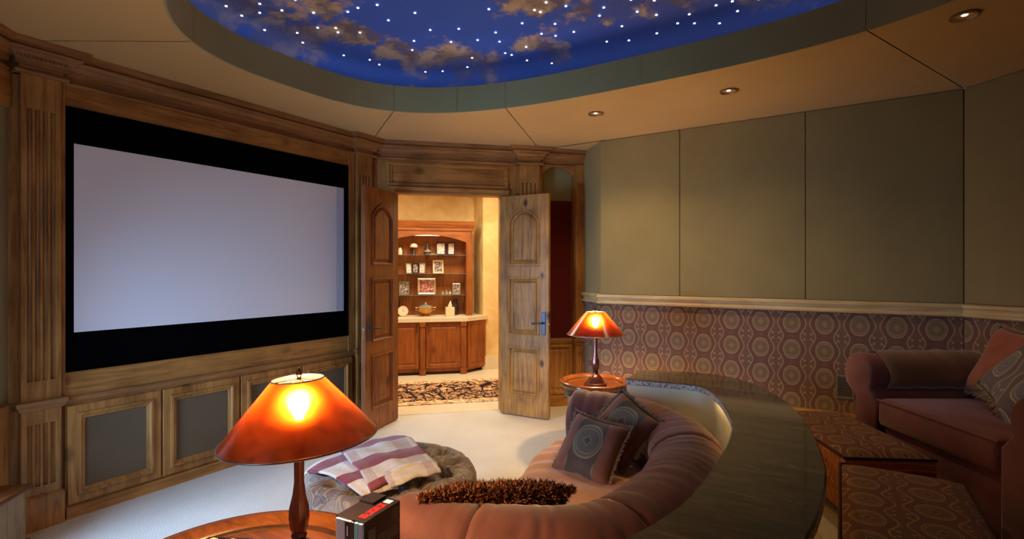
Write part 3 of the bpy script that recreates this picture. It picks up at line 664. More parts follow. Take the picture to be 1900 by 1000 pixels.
# ---- door leaves
def leaf(name, hinge, ang_, mat, label, mirror, w=0.555, h=2.262, t=0.045):
    """x from the hinge to the free edge, both faces panelled"""
    d = thing(name, label, 'door', mw=Matrix.Translation((hinge[0], hinge[1], 0.012)) @ Matrix.Rotation(ang_, 4, 'Z'), kind='structure')
    st = 0.105; A, Z = 0.017, h
    b = B(); b.box(0, w, -t/2+A, t/2-A, 0, h)
    for sgn in (-1, 1):
        y0, y1 = (-t/2, -t/2+A) if sgn < 0 else (t/2-A, t/2)
        b.box(0, st, y0, y1, 0, h); b.box(w-st, w, y0, y1, 0, h); b.box(st, w-st, y0, y1, 0, 0.20)
        b.box(st, w-st, y0, y1, 0.70, 0.83)
        mid = [(st, 1.43), (st+0.03, 1.40), (w-st-0.03, 1.40), (w-st, 1.43), (w-st, 1.53), (w-st-0.03, 1.56), (st+0.03, 1.56), (st, 1.53)]
        b.xzprism(mid, y0, y1)
        top = [(st, h), (st, 2.00)]+[(st+(w-2*st)*k/10, 2.00+0.12*(1-(2*k/10-1)**2)) for k in range(1, 10)]+[(w-st, 2.00), (w-st, h)]
        b.xzprism(top, y0, y1)
    mk('door_slab', b, mat, d)
    for sgn in (-1, 1):
        for pts in (rect(st, w-st, 0.20, 0.70), rect(st, w-st, 0.83, 1.415), arch_rect(st, w-st, 1.545, 2.0, 0.12)):
            b = B(); y = lambda q: sgn*(t/2-q)
            b.loop(pts, [(-0.004, y(0.0)), (-0.002, y(-0.010)), (0.010, y(-0.011)), (0.016, y(-0.002)), (0.022, y(0.014)), (0.032, y(0.0155)), (0.055, y(0.003)), (0.06, y(0.002))]); mk('door_panel', b, mat, d)
    for sgn in (-1, 1):
        hp = thing('door_handle', None, None); hp.parent = d; hp.matrix_world = d.matrix_world
        b = B(); b.box(w-0.075, w-0.030, min(sgn*t/2, sgn*(t/2+0.008)), max(sgn*t/2, sgn*(t/2+0.008)), 0.84, 1.07, 0.004)
        hh = mk('door_handle', b, 'iron', d); bpy.data.objects.remove(hp)
        b = B(); b.tube([(w-0.053, sgn*t/2, 0.96), (w-0.053, sgn*(t/2+0.05), 0.96), (w-0.075, sgn*(t/2+0.058), 0.96), (w-0.16, sgn*(t/2+0.055), 0.955)], 0.009, 8); mk('lever', b, 'iron', hh, smooth=40)
    b = B(); b.box(w-0.001, w+0.002, -0.012, 0.012, 0.86, 1.03); mk('latch_plate', b, 'brass', d)
    b = B(); b.lathe([(0, 0), (0.014, 0), (0.014, 0.004), (0, 0.005)], 10); b.xform(T(w+0.001, 0, 0.95) @ Matrix.Rotation(PI/2, 4, 'Y')); mk('latch_bolt', b, 'chrome', d)
    hb = B(); hb.tube([(0, 0, 0), (0, 0, 0.10)], 0.009, 8); h0 = None
    for z in (0.22, 1.1, 1.98):
        if h0 is None: h0 = hq = mk('hinge', hb, 'iron', d, smooth=40)
        else: hq = h0.copy(); COL.objects.link(hq)
        hq.location = (-0.006, 0, z)
    return d
hl, fl_ = Vector((-3.777, 3.760)), Vector((-3.644, 3.205)); al = math.atan2(fl_.y-hl.y, fl_.x-hl.x)
leaf('door_1', hl, al, 'door_l', 'open red-brown panelled wooden door leaf beside the screen', 1)
hr, fr_ = Vector((-3.014, 4.526)), Vector((-2.457, 4.565)); ar = math.atan2(fr_.y-hr.y, fr_.x-hr.x)
leaf('door_2', hr+Vector((0.0, -0.0)), ar, 'door_r', 'open pale knotty panelled wooden door leaf in front of the niche', -1)

# ---- hall beyond the doorway
HM = DW
def hp2(s, n): return (s, n)
hw = thing('wall_hall', 'yellow plaster walls of the hall beyond the doorway', 'wall', mw=HM, kind='structure')
HPATH = [(2.6, 0.16), (2.6, 2.36), (1.52, 2.36), (1.47, 2.95), (0.67, 3.05), (-0.9, 2.4), (-1.6, 2.0), (-1.6, 0.16)]
for i in range(len(HPATH)-1):
    (s0, n0), (s1, n1) = HPATH[i], HPATH[i+1]; b = B(); b.sweep([(s0, n0), (s1, n1)], [(0, 0), (0, CEIL+0.1), (-0.08, CEIL+0.1), (-0.08, 0)]); mk('wall_segment', b, 'plaster', hw)
b = B(); b.box(-1.6, 0.0, 0.15, 0.17, 0, CEIL+0.1); mk('wall_segment', b, 'plaster', hw)
b = B(); b.box(1.4, 2.6, 0.155, 0.17, 0, CEIL+0.1); mk('wall_segment', b, 'plaster', hw)
b = B(); b.box(-1.7, 2.7, 0.12, 3.2, CEIL+0.09, CEIL+0.15); tag(mk('ceiling_hall', b, 'plaster', mw=HM), 'plaster ceiling of the hall', 'ceiling', kind='structure')
b = B(); b.box(-1.6, 2.6, 0.10, 3.05, -0.05, 0.004); tag(mk('floor_hall', b, 'limestone', mw=HM), 'pale stone floor of the hall', 'floor', kind='structure')
b = B(); b.box(1.50, 2.6, 2.335, 2.36, 0.0, 0.19); b.box(1.50, 2.6, 2.34, 2.36, 0.19, 0.205); tag(mk('baseboard_hall', b, 'limestone', mw=HM), 'tall pale stone baseboard in the hall', 'baseboard', kind='structure')

# ---- recessed downlights in view
def downlight(x, y, label):
    d = thing('ceiling_downlight', label, 'light', loc=(x, y, CEIL), group='recessed ceiling downlights')
    b = B(); b.lathe([(0.062, -0.002), (0.062, -0.010), (0.052, -0.012), (0.046, -0.004), (0.040, 0.02), (0.038, 0.025)], 28, cap=False); mk('trim_ring', b, 'trimring', d, smooth=40)
    b = B(); b.lathe([(0.0, 0.022), (0.039, 0.022), (0.040, 0.029), (0, 0.029)], 24); mk('reflector', b, 'chrome', d)
    b = B(); b.lathe([(0.0, -0.004), (0.012, -0.002), (0.020, 0.006), (0.022, 0.018), (0, 0.020)], 16); mk('bulb', b, 'down_bulb', d, smooth=50)
downlight(*DOWN_VIEW[0], 'small lit downlight in the ceiling nearest the doorway')
downlight(*DOWN_VIEW[1], 'lit downlight in the ceiling above the middle of the patterned wall')
downlight(*DOWN_VIEW[2], 'lit downlight in the ceiling nearest the right corner')

# ================================================================== FURNITURE
# ---- projection screen
ps = thing('projection_screen', 'large pale projection screen with wide black masking in wood paneling', 'screen', mw=SW)
b = B(); b.loop(rect(1.180, 3.299, 0.884, 2.496), [(0, 0.0), (0, -0.03), (0.004, -0.032), (0.012, -0.024), (0.014, -0.018)], fill=True); mk('masking', b, 'black', ps)
b = B(); b.box(1.222, 3.17, -0.021, -0.018, 1.122, 2.276); mk('screen_cloth', b, 'screen', ps)
b = B(); b.box(3.172, 3.2505, -0.021, -0.018, 1.122, 2.276); mk('side_strip', b, 'screen_side', ps)
# ---- media cabinets below
MC = [(1.178, 1.697), (1.697, 2.244), (2.244, 2.79), (2.79, 3.337)]
names = ['low built-in cabinet with olive cloth front, first beside the left pilaster', 'low built-in cabinet with olive cloth front, second from the left pilaster',
         'low built-in cabinet with olive cloth front, behind the near lamp shade', 'low built-in cabinet with olive cloth front, next to the red-brown door']
for (x0, x1), lab in zip(MC, names):
    t_ = thing('media_cabinet', lab, 'cabinet', mw=SW, group='cloth fronted cabinets below the screen')
    b = B(); b.box(x0, x1, -0.026, 0, 0.0, 0.69); mk('body', b, 'wood', t_)
    b = B(); molding(b, x0, x1, [(0, 0), (0.022, 0), (0.022, 0.055), (0.012, 0.07), (0, 0.07)], -0.026); mk('base', b, 'wood_h', t_)
    b = B(); g = 0.006; b.loop(rect(x0+g, x1-g, 0.085, 0.680), [(0, -0.026), (0, -0.043), (0.003, -0.046), (0.045, -0.046), (0.050, -0.058), (0.062, -0.060), (0.072, -0.048), (0.085, -0.044), (0.088, -0.034)], fill=False)
    dr = mk('door', b, 'wood', t_)
    b = B(); b.box(x0+g+0.084, x1-g-0.084, -0.037, -0.03, 0.085+0.084, 0.68-0.084); mk('cloth_panel', b, 'speaker_cloth', dr)

# ---- counter
bc = thing('bar_counter', 'curved counter with polished brown stone top behind the round sofa', 'counter')
poly = OU+IN[::-1]
def ring_inset(d): return offset(OU, -d)+offset(IN, d)[::-1]
b = B(); n = len(poly)
rows = [[(x, y, 0.742) for x, y in ring_inset(0.004)], [(x, y, 0.746) for x, y in poly], [(x, y, 0.774) for x, y in poly], [(x, y, 0.78) for x, y in ring_inset(0.006)]]
ko = len(OU); ki = len(IN)
def strip(z, ins):      # top/bottom sheet built as quads between resampled outer and inner edges
    a = offset(OU, -ins); c = offset(IN, ins)
    def res(p, m_):
        L = [0]; 
        for i in range(1, len(p)): L.append(L[-1]+math.dist(p[i], p[i-1]))
        return [(float(np.interp(L[-1]*k/m_, L, [q[0] for q in p])), float(np.interp(L[-1]*k/m_, L, [q[1] for q in p]))) for k in range(m_+1)]
    return res(a, 90), res(c, 90)
a, c = strip(0.78, 0.006); a0, c0 = strip(0.774, 0.0)
rows = [[(x, y, 0.742) for x, y in c0], [(x, y, 0.774) for x, y in c0], [(x, y, 0.78) for x, y in c], [(x, y, 0.78) for x, y in a], [(x, y, 0.774) for x, y in a0], [(x, y, 0.742) for x, y in a0], [(x, y, 0.742) for x, y in c0]]
b.grid(rows[1:5]); mk('stone_top', b, 'stone', bc, smooth=30)
b = B(); b.grid([rows[0], rows[1]]); b.grid([rows[4], rows[5]]); b.grid([rows[5], rows[6]])
for k in (0, -1): b.add([r[k] for r in rows[:6]], [(0, 1, 2, 3, 4, 5)])
mk('stone_edge', b, 'stone_edge', bc)
b = B(); aa, cc_ = KI, KO; m_ = len(KI)
b.grid([[(x, y, 0.0) for x, y in KI], [(x, y, 0.742) for x, y in KI], [(x, y, 0.742) for x, y in KO], [(x, y, 0.0) for x, y in KO]])
for k in (0, -1): b.add([(*KI[k], 0), (*KI[k], 0.742), (*KO[k], 0.742), (*KO[k], 0)], [(0, 1, 2, 3)])
mk('knee_wall', b, 'sage', bc, smooth=30)
# warm strip lights under the overhangs
seg = offset(IN, 0.172)[18:58]; sg2 = offset(IN, 0.200)[18:58]
b = B(); b.grid([[(x, y, 0.738) for x, y in seg], [(x, y, 0.738) for x, y in sg2], [(x, y, 0.742) for x, y in sg2]]); mk('light_strip', b, 'strip', bc)
seg = offset(IN, 0.012)[17:32]; sg2 = offset(IN, 0.028)[17:32]
b = B(); b.grid([[(x, y, 0.739) for x, y in seg], [(x, y, 0.739) for x, y in sg2]]); mk('light_strip', b, 'strip_in', bc)

# ---- round sofa
sofa = thing('curved_sofa', 'round mauve velvet sofa with thick rolled back in front of the stone counter', 'sofa', loc=(-1.1, 2.15, 0))
ridge = [(-1.44, 3.01), (-1.20, 3.06), (-0.96, 3.02), (-0.75, 2.86), (-0.61, 2.60), (-0.56, 2.25), (-0.58, 1.90), (-0.68, 1.62), (-0.88, 1.48), (-1.12, 1.385), (-1.36, 1.365)]
RG = [(p.x, p.y) for p in catmull([Vector((*p, 0)) for p in ridge], 10)]
prof = [(-0.14, 0.04), (-0.145, 0.25), (-0.15, 0.42)]
for k in range(11): a = PI*(1-k/10); prof.append(((0.165 if k < 5 else 0.205)*math.cos(a), 0.575+0.165*math.sin(a)))
prof += [(0.19, 0.52), (0.165, 0.46), (0.16, 0.30), (0.165, 0.04)]
def top_dz(u): return float(np.interp(u, [0, 0.12, 0.3, 0.5, 1.0], [0.0, -0.01, -0.03, -0.035, -0.055]))
pleat = [(random.uniform(0.03, 0.97), random.uniform(0.0015, 0.0055), random.uniform(0.0025, 0.008)) for _ in range(70)]
pleat += [(0.905+0.012*i, 0.007, 0.004) for i in range(0)]
b = B(); rows = []; NR = len(RG)
def ridge_at(u):
    f = u*(NR-1); i = min(int(f), NR-2); t = f-i; p = Vector(RG[i]).lerp(Vector(RG[i+1]), t); d = (Vector(RG[min(i+2, NR-1)])-Vector(RG[max(i-1, 0)])).normalized(); return p, d
NU = 230
for i in range(NU+1):
    u = i/NU; p, d = ridge_at(u); nr = Vector((d.y, -d.x))            # right of travel = inside
    sc_ = 1.0
    e = min(u, 1-u)*3.2                                                # metres from an end (approx.)
    if e < 0.10: sc_ = 0.80+0.20*math.sqrt(max(0, 1-(1-e/0.10)**2))
    row = []
    for k, (o, z) in enumerate(prof):
        wr = 0.0
        roll = 1.0 if 2 < k < 14 else 0.25
        for (pu, am, wd) in pleat: 
            sk = 0.010*(k-8)/6*math.sin(pu*40)
            q = (u+sk-pu)/wd
            if abs(q) < 3: wr -= am*math.exp(-q*q)*roll*(0.4+0.6*math.sin(0.45*k+pu*30)**2)
        # seams across the roll
        for us in (0.125, 0.40, 0.66, 0.87):
            q = (u-us)/0.0035
            if abs(q) < 3: wr -= 0.013*math.exp(-q*q)
        zz = z if z < 0.41 else 0.42+(z-0.42)*((0.32+top_dz(u))/0.32)*(0.75+0.25*sc_)
        oo = o*sc_; nx = math.cos(math.atan2(z-0.585, o)); nz = math.sin(math.atan2(z-0.585, o))
        row.append((p.x-1*(-nr.x)*(oo+wr*nx)+1.1, p.y+nr.y*(oo+wr*nx)-2.15, max(0.03, zz+wr*nz*(1 if z > 0.43 else 0))))
    rows.append(row)
b.grid(rows)
for k in (0, -1):
    r = rows[k]; d = ridge_at(0 if k == 0 else 1)[1]*(-0.028 if k == 0 else 0.028)
    inn = [(q[0]*0.82+0.18*sum(p[0] for p in r)/len(r)+d.x, q[1]*0.82+0.18*sum(p[1] for p in r)/len(r)+d.y, (q[2]-0.35)*0.86+0.36) for q in r]
    o = len(b.v); b.grid([r, inn]); b.f.append(tuple(o+len(r)+j for j in range(len(r))))
mk('backrest', b, 'velvet', sofa, smooth=60)
front = [(-1.53, 2.86), (-1.53, 2.62), (-1.46, 2.38), (-1.43, 2.15), (-1.45, 1.90), (-1.50, 1.65), (-1.50, 1.40)]
FR = catmull([Vector((*p, 0)) for p in front], 10)
tp_ = [0, 0.1, 0.25, 0.4, 0.55, 0.7, 0.82, 0.90, 0.95, 0.98, 1.0, 1.0, 1.0]; tz = [0.40, 0.425, 0.435, 0.44, 0.445, 0.445, 0.44, 0.432, 0.42, 0.40, 0.37, 0.30, 0.26]
b = B(); rows = []; ns = 70
for i in range(ns+1):
    u = i/ns; p, d = ridge_at(0.05+0.90*u); nr = Vector((d.y, -d.x)); I0 = p+nr*0.15; f = u*(len(FR)-1); k0 = min(int(f), len(FR)-2); F0 = FR[k0].lerp(FR[k0+1], f-k0)
    wr = 0.004*math.sin(u*70)+0.003*math.sin(u*41+1); row = []
    for t, z in zip(tp_, tz):
        q = Vector((I0.x, I0.y)).lerp(Vector((F0.x, F0.y)), t); row.append((q.x+1.1, q.y-2.15, z+wr*(0.3 if t < 0.5 else 1.0)*(1 if t < 1 else 0)))
    rows.append(row)
b.grid(rows); mk('seat_cushion', b, 'seat_velvet', sofa, smooth=60)
b = B(); rows = [[], []]
for i in range(ns+1):
    f = i/ns*(len(FR)-1); k0 = min(int(f), len(FR)-2); F0 = FR[k0].lerp(FR[k0+1], f-k0); rows[0].append((F0.x+0.03+1.1, F0.y-2.15, 0.04)); rows[1].append((F0.x+0.02+1.1, F0.y-2.15, 0.30))
b.grid(rows); mk('front_panel', b, 'velvet', sofa, smooth=60)

# ---- cushions
def pillow_mesh(a, t, n=18, h=None, pinch=0.10, puff=1.0):
    h = h or a; b = B(); top = []; bot = []
    for i in range(n+1):
        r1 = []; r2 = []
        for j in range(n+1):
            u, v_ = 2*i/n-1, 2*j/n-1
            x = a/2*u*(1-pinch*(1-v_*v_)*abs(u)**3); y = h/2*v_*(1-pinch*(1-u*u)*abs(v_)**3)
            k = max(0.0, (1-u**4)*(1-v_**4))**0.6; z = t/2*k*puff*(0.93+0.10*math.sin(5*u+2)*math.cos(4*v_))
            r1.append((x, y, z)); r2.append((x, y, -z))
        top.append(r1); bot.append(r2)
    b.grid(top); b.grid(bot)
    bm = bmesh.new(); vs_ = [bm.verts.new(p) for p in b.v]
    for f in b.f: bm.faces.new([vs_[i] for i in f])
    bmesh.ops.remove_doubles(bm, verts=bm.verts, dist=1e-5); bm.verts.index_update()
    o = B(); o.add([v.co[:] for v in bm.verts], [[v.index for v in f.verts] for f in bm.faces]); bm.free(); return o
def edge_pts(a, h, n, pinch=0.10):
    out = []
    for k in range(n):
        t = 4*k/n; q = t % 1; s_ = int(t); u, v_ = [(2*q-1, -1), (1, 2*q-1), (1-2*q, 1), (-1, 1-2*q)][s_]
        out.append((a/2*u*(1-pinch*(1-v_*v_)*abs(u)**3), h/2*v_*(1-pinch*(1-u*u)*abs(v_)**3)))
    return out
def fringe_mesh(a, h, n=520, L=0.035, rad=0.004, pinch=0.10):
    b = B(); P = edge_pts(a, h, n, pinch)
    for k, (x, y) in enumerate(P):
        c = Vector((x, y, 0)); d = c.normalized(); ln = L*random.uniform(0.6, 1.15)
        wv_ = Vector((random.uniform(-1, 1), random.uniform(-1, 1), random.uniform(-1, 1)))*0.5
        e = c+(d+wv_*0.8)*ln; m_ = c+(d-wv_*0.3)*ln*0.5; sd = d.cross(Vector((0, 0, 1))).normalized()*rad
        up = Vector((0, 0, rad))
        b.add([c-sd, c+sd, m_+sd+up, m_-sd+up, e, c+up*1.5, m_-up], [(0, 1, 2, 3), (3, 2, 4), (0, 5, 6), (5, 1, 6), (6, 1, 4), (0, 6, 4)])
    return b
def basis(loc, nrm, up):
    n_ = Vector(nrm).normalized(); u_ = Vector(up); u_ = (u_-n_*u_.dot(n_)).normalized(); x_ = u_.cross(n_)
    return Matrix(((x_.x, u_.x, n_.x, loc[0]), (x_.y, u_.y, n_.y, loc[1]), (x_.z, u_.z, n_.z, loc[2]), (0, 0, 0, 1)))
def c2r(x, y, z): # camera-right / camera-forward offsets to room axes
    return (x*0.8437-y*0.5368, x*0.5368+y*0.8437, z)
def cushion(label, loc, nrm, up, a, t, mat, fmat=None, h=None, L=0.035, n=520, group=None, name='throw_pillow'):
    p = thing(name, label, 'pillow', mw=basis(loc, nrm, up), group=group)
    mk('cover', pillow_mesh(a, t, h=h), mat, p, smooth=60)
    if fmat: 
        f = mk('fringe', fringe_mesh(a, h or a, n, L), fmat, p); f['kind'] = 'stuff'
    return p
cushion('mauve pillow with blue-grey medallion band, lower of two on the round sofa', (-1.115, 2.53, 0.555), c2r(-0.50, -0.62, 0.62), c2r(0.30, 0.25, 0.85), 0.345, 0.13, 'pillow_band', 'fringe_brown', L=0.02)
cushion('mauve pillow with fringed edge tucked behind the lower one on the round sofa', (-1.02, 2.74, 0.625), c2r(-0.45, -0.62, 0.64), c2r(0.75, 0.2, 0.62), 0.33, 0.12, 'pillow_band', 'fringe_brown', L=0.032, n=700)
# shaggy fur pillow
fp = thing('fur_pillow', 'long shaggy brown fur pillow leaning on the near sofa back', 'pillow', mw=basis((-1.105, 1.61, 0.592), (-0.40, 0.45, 0.55), (0.3, -0.3, 0.9)))
mk('cover', pillow_mesh(0.54, 0.13, h=0.27), 'fur_b', fp, smooth=60)
for mt, cnt in (('fur_a', 5200), ('fur_b', 3800)):
    b = B()
    for _ in range(cnt):
        u, v_ = random.uniform(-1, 1), random.uniform(-1, 1)
        if random.random() < 0.3: v_ = random.choice((0.96, 0.99, 1.0))
        if random.random() < 0.08: u = random.choice((-1, 1))
        k = max(0.0, (1-u**4)*(1-v_**4))**0.6; sg = random.choice((-1, 1)); c = Vector((0.27*u*(1-0.1*(1-v_*v_)*abs(u)**3), 0.135*v_, sg*0.065*k))
        d = Vector((u*0.5, v_*0.7, sg*(0.25+k))).normalized(); d = (d+Vector((random.uniform(-1, 1), random.uniform(-1, 1), random.uniform(-1, 1)))*0.75).normalized()
        L = random.uniform(0.014, 0.030); sd = d.orthogonal().normalized()*0.0030; sd.rotate(Matrix.Rotation(random.uniform(0, 6.28), 3, d)); bd = d.orthogonal()*L*0.35; bd.rotate(Matrix.Rotation(random.uniform(0, 6.28), 3, d))
        b.add([c-sd, c+sd, c+d*L*0.55+sd*0.8+bd*0.3, c+d*L*0.55-sd*0.8+bd*0.3, c+d*L+bd], [(0, 1, 2, 3), (3, 2, 4)])
    f = mk('fur', b, mt, fp); f['kind'] = 'stuff'

# ---- tables and lamps
def tray_table(label, x, y, r, ztop=0.62):
    t_ = thing('round_table', label, 'table', loc=(x, y, 0))
    b = B(); b.lathe([(0, ztop-0.032), (r*0.80, ztop-0.032), (r*0.82, ztop-0.020), (r*0.86, ztop-0.006), (r*0.91, ztop), (r*0.96, ztop-0.003), (r*0.99, ztop-0.012), (r*1.0, ztop-0.024), (r*0.97, ztop-0.042), (r*0.9, ztop-0.055), (0, ztop-0.055)], 64); mk('tray_top', b, 'table', t_, smooth=50)
    b = B(); b.lathe([(r*0.775, ztop-0.0315), (r*0.785, ztop-0.027), (r*0.80, ztop-0.026), (r*0.812, ztop-0.024)], 64, cap=False); mk('inlay_ring', b, 'dark_wood', t_, smooth=50)
    b = B(); b.lathe([(0, ztop-0.055), (r*0.88, ztop-0.055), (r*0.86, ztop-0.12), (r*0.80, ztop-0.14), (0, ztop-0.14)], 48); mk('apron', b, 'dark_wood', t_, smooth=40)
    lb = B(); lb.lathe([(0.0, 0.0), (0.022, 0.0), (0.026, 0.02), (0.016, 0.05), (0.020, 0.25), (0.028, 0.40), (0.024, 0.44), (0.032, 0.47), (0.032, ztop-0.10), (0, ztop-0.10)], 14); l0 = None
    for k in range(4):
        if l0 is None: l0 = lg = mk('leg', lb, 'grey_leg', t_, smooth=40)
        else: lg = l0.copy(); COL.objects.link(lg)
        a_ = PI/4+k*PI/2+0.35; lg.location = (math.cos(a_)*r*0.8, math.sin(a_)*r*0.8, 0)
    return t_
tray_table('large round wooden tray table in the foreground under the near lamp', -1.465, 0.830, 0.435)
tray_table('small round wooden tray table between the open door and the counter', -1.678, 3.875, 0.285)
def table_lamp(label, x, y, tilt):
    l_ = thing('table_lamp', label, 'lamp', mw=T(x, y, 0.5885), group=None)
    b = B(); b.lathe([(0, 0), (0.088, 0), (0.092, 0.008), (0.088, 0.018), (0.074, 0.024), (0.066, 0.04), (0.055, 0.062), (0.036, 0.082), (0.022, 0.092), (0.020, 0.10), (0, 0.10)], 10); mk('base', b, 'bronze', l_, smooth=25)
    b = B(); b.lathe([(0.018, 0.098), (0.024, 0.108), (0.020, 0.118), (0.026, 0.130), (0.031, 0.165), (0.030, 0.19), (0.020, 0.23), (0.015, 0.27), (0.0155, 0.33), (0.018, 0.40), (0.013, 0.405), (0.013, 0.425), (0, 0.425)], 10); mk('stem', b, 'bronze', l_, smooth=25)
    b = B(); b.lathe([(0.012, 0.42), (0.017, 0.425), (0.017, 0.455), (0.012, 0.459), (0, 0.459)], 14); mk('socket', b, 'brass', l_, smooth=30)
    b = B(); b.lathe([(0, 0.456), (0.012, 0.458), (0.016, 0.470), (0.026, 0.488), (0.031, 0.505), (0.027, 0.522), (0.014, 0.534), (0, 0.537)], 20); mk('bulb', b, 'bulb', l_, smooth=60)
    sh = B(); sh.lathe([(0.226, 0.407), (0.075, 0.582)], 96, cap=False)
    so = mk('lamp_shade', sh, 'shade', l_, smooth=60)
    b = B()
    for r, z, q in ((0.2265, 0.4065, 0.0032), (0.0755, 0.5825, 0.0022)):
        rows = [[(r+q*math.cos(2*PI*k/8))*math.cos(2*PI*i/64) if ax == 0 else 0 for k in range(8)] for i in range(65) for ax in (0,)]
        b.grid([[((r+q*math.cos(2*PI*k/8))*math.cos(2*PI*i/64), (r+q*math.cos(2*PI*k/8))*math.sin(2*PI*i/64), z+q*math.sin(2*PI*k/8)) for k in range(8)] for i in range(65)], wrap=True)
    mk('rim', b, 'chrome', so, smooth=60)
    b = B(); b.tube([(0.016, 0, 0.455), (0.045, 0, 0.48), (0.047, 0, 0.53), (0.028, 0, 0.572), (0, 0, 0.582), (-0.028, 0, 0.572), (-0.047, 0, 0.53), (-0.045, 0, 0.48), (-0.016, 0, 0.455)], 0.0018, 6)
    for k in range(3): a_ = 0.4+2*PI*k/3; b.tube([(0, 0, 0.582), (0.074*math.cos(a_), 0.074*math.sin(a_), 0.580)], 0.0018, 6)
    mk('harp', b, 'brass', l_, smooth=60)
    b = B(); b.lathe([(0, 0.58), (0.008, 0.58), (0.006, 0.588), (0.010, 0.595), (0.008, 0.604), (0.004, 0.612), (0, 0.615)], 12); mk('finial', b, 'bronze', l_, smooth=40)
    if tilt:
        for ch in (so,): ch.matrix_local = T(0, 0, 0.5) @ Matrix.Rotation(math.radians(tilt), 4, Vector((-0.5368, 0.8437, 0))) @ T(0, 0, -0.5)
    return l_
table_lamp('table lamp with red mica cone shade, near one in the foreground', -1.390, 0.977, -2.6)
table_lamp('table lamp with red mica cone shade, far one beside the doorway niche', -1.641, 3.815, 0)

# ---- boxed set of films on the near table
bx = thing('film_box', 'black slipcase of films with red lettering standing on the near table', 'box', mw=Matrix(((0.8437*1, 0, 0, 0), (0, 1, 0, 0), (0, 0, 1, 0), (0, 0, 0, 1))))
p0 = Vector((-1.208, 0.963)); p1 = Vector((-1.224, 1.135)); p3 = Vector((-1.107, 0.975)); ux = (p3-p0).normalized(); uy = Vector((-ux.y, ux.x))
bx.matrix_world = Matrix(((ux.x, uy.x, 0, p0.x), (ux.y, uy.y, 0, p0.y), (0, 0, 1, 0.589), (0, 0, 0, 1)))
BW, BD, BH = 0.104, 0.160, 0.216
M['box_black'] = new_mat('glossy_black_card', 0.25, 0.5, rgb(26, 22, 30))[0]
M['box_grey'] = new_mat('grey_print', 0.4, 0.4, rgb(74, 70, 74))[0]
M['box_red'] = new_mat('red_print', 0.4, 0.4, rgb(196, 30, 44))[0]
M['box_white'] = new_mat('white_print', 0.4, 0.4, rgb(190, 196, 222))[0]
for nme, cc in (('sp_silver', (196, 208, 222)), ('sp_pink', (196, 164, 190)), ('sp_dark', (36, 34, 52)), ('sp_teal', (120, 190, 204)), ('sp_blue', (150, 170, 226))): M[nme] = new_mat(nme, 0.3, 0.5, rgb(*cc))[0]
b = B(); b.box(0, BW, 0.006, BD, 0, 0.003); b.box(0.0, BW, 0.006, BD, BH-0.003, BH); b.box(0, 0.002, 0.006, BD, 0.003, BH-0.003); b.box(BW-0.002, BW, 0.006, BD, 0.003, BH-0.003); b.box(0, BW, BD-0.003, BD, 0.003, BH-0.003)
b.box(0.0, 0.052, 0.10, BD, BH, BH+0.006)
mk('slipcase', b, 'box_black', bx)
xs = [0.003, 0.038, 0.060, 0.070, 0.084, 0.101]
for (x0, x1), mt in zip(zip(xs[:-1], xs[1:]), ('sp_silver', 'sp_pink', 'sp_dark', 'sp_teal', 'sp_blue')):
    b = B(); b.box(x0+0.0006, x1-0.0006, 0.0, BD-0.006, 0.004, BH-0.004, 0.0015); cs = mk('film_case', b, mt, bx)
    if mt == 'sp_pink':
        b = B(); b.box(x0+0.001, x1-0.001, -0.0012, 0.0, BH-0.055, BH-0.006); b2 = mk('spine_label', b, 'sp_dark', cs)
        b = B(); b.box(x0+0.008, x0+0.013, -0.0024, -0.0012, BH-0.045, BH-0.018); mk('spine_mark', b, 'box_white', cs)
    if mt == 'sp_silver':
        b = B()
        for k in range(3): b.box(x0+0.003+0.010*k, x0+0.010+0.010*k, -0.0012, 0.0, BH-0.11-0.006*k, BH-0.092)
        mk('spine_mark', b, 'sp_dark', cs)
# red block lettering along the top edge (worn beyond reading), small pale emblem, printed side
b = B(); k0 = 0.022
for k in range(10):
    y0_ = k0+0.0098*k; x0_, x1_ = 0.064, 0.090; z0_, z1_ = BH, BH+0.0009
    pat = k % 5; wd = 0.0017
    if pat in (0, 1, 2, 4): b.box(x0_, x1_, y0_, y0_+wd, z0_, z1_)
    if pat in (1, 3, 4): b.box(x0_, x1_, y0_+0.0058, y0_+0.0058+wd, z0_, z1_)
    if pat in (0, 1, 3, 4): b.box(x0_, x0_+0.006, y0_, y0_+0.008, z0_, z1_)
    if pat in (0, 1, 2, 3): b.box(x1_-0.006, x1_, y0_, y0_+0.008, z0_, z1_)
    if pat in (0, 2, 4): b.box(0.075, 0.081, y0_, y0_+0.007, z0_, z1_)
mk('red_lettering', b, 'box_red', bx)
b = B(); b.box(0.066, 0.090, 0.128, 0.148, BH, BH+0.0009); mk('emblem', b, 'box_white', bx)
b = B(); b.box(BW, BW+0.0008, 0.118, 0.150, BH-0.045, BH-0.010); b.box(BW, BW+0.0008, 0.02, 0.05, BH-0.13, BH-0.03); b.box(BW, BW+0.0008, 0.058, 0.150, BH-0.095, BH-0.058); b.box(BW, BW+0.0008, 0.085, 0.150, BH-0.16, BH-0.11); mk('printed_side', b, 'box_grey', bx)
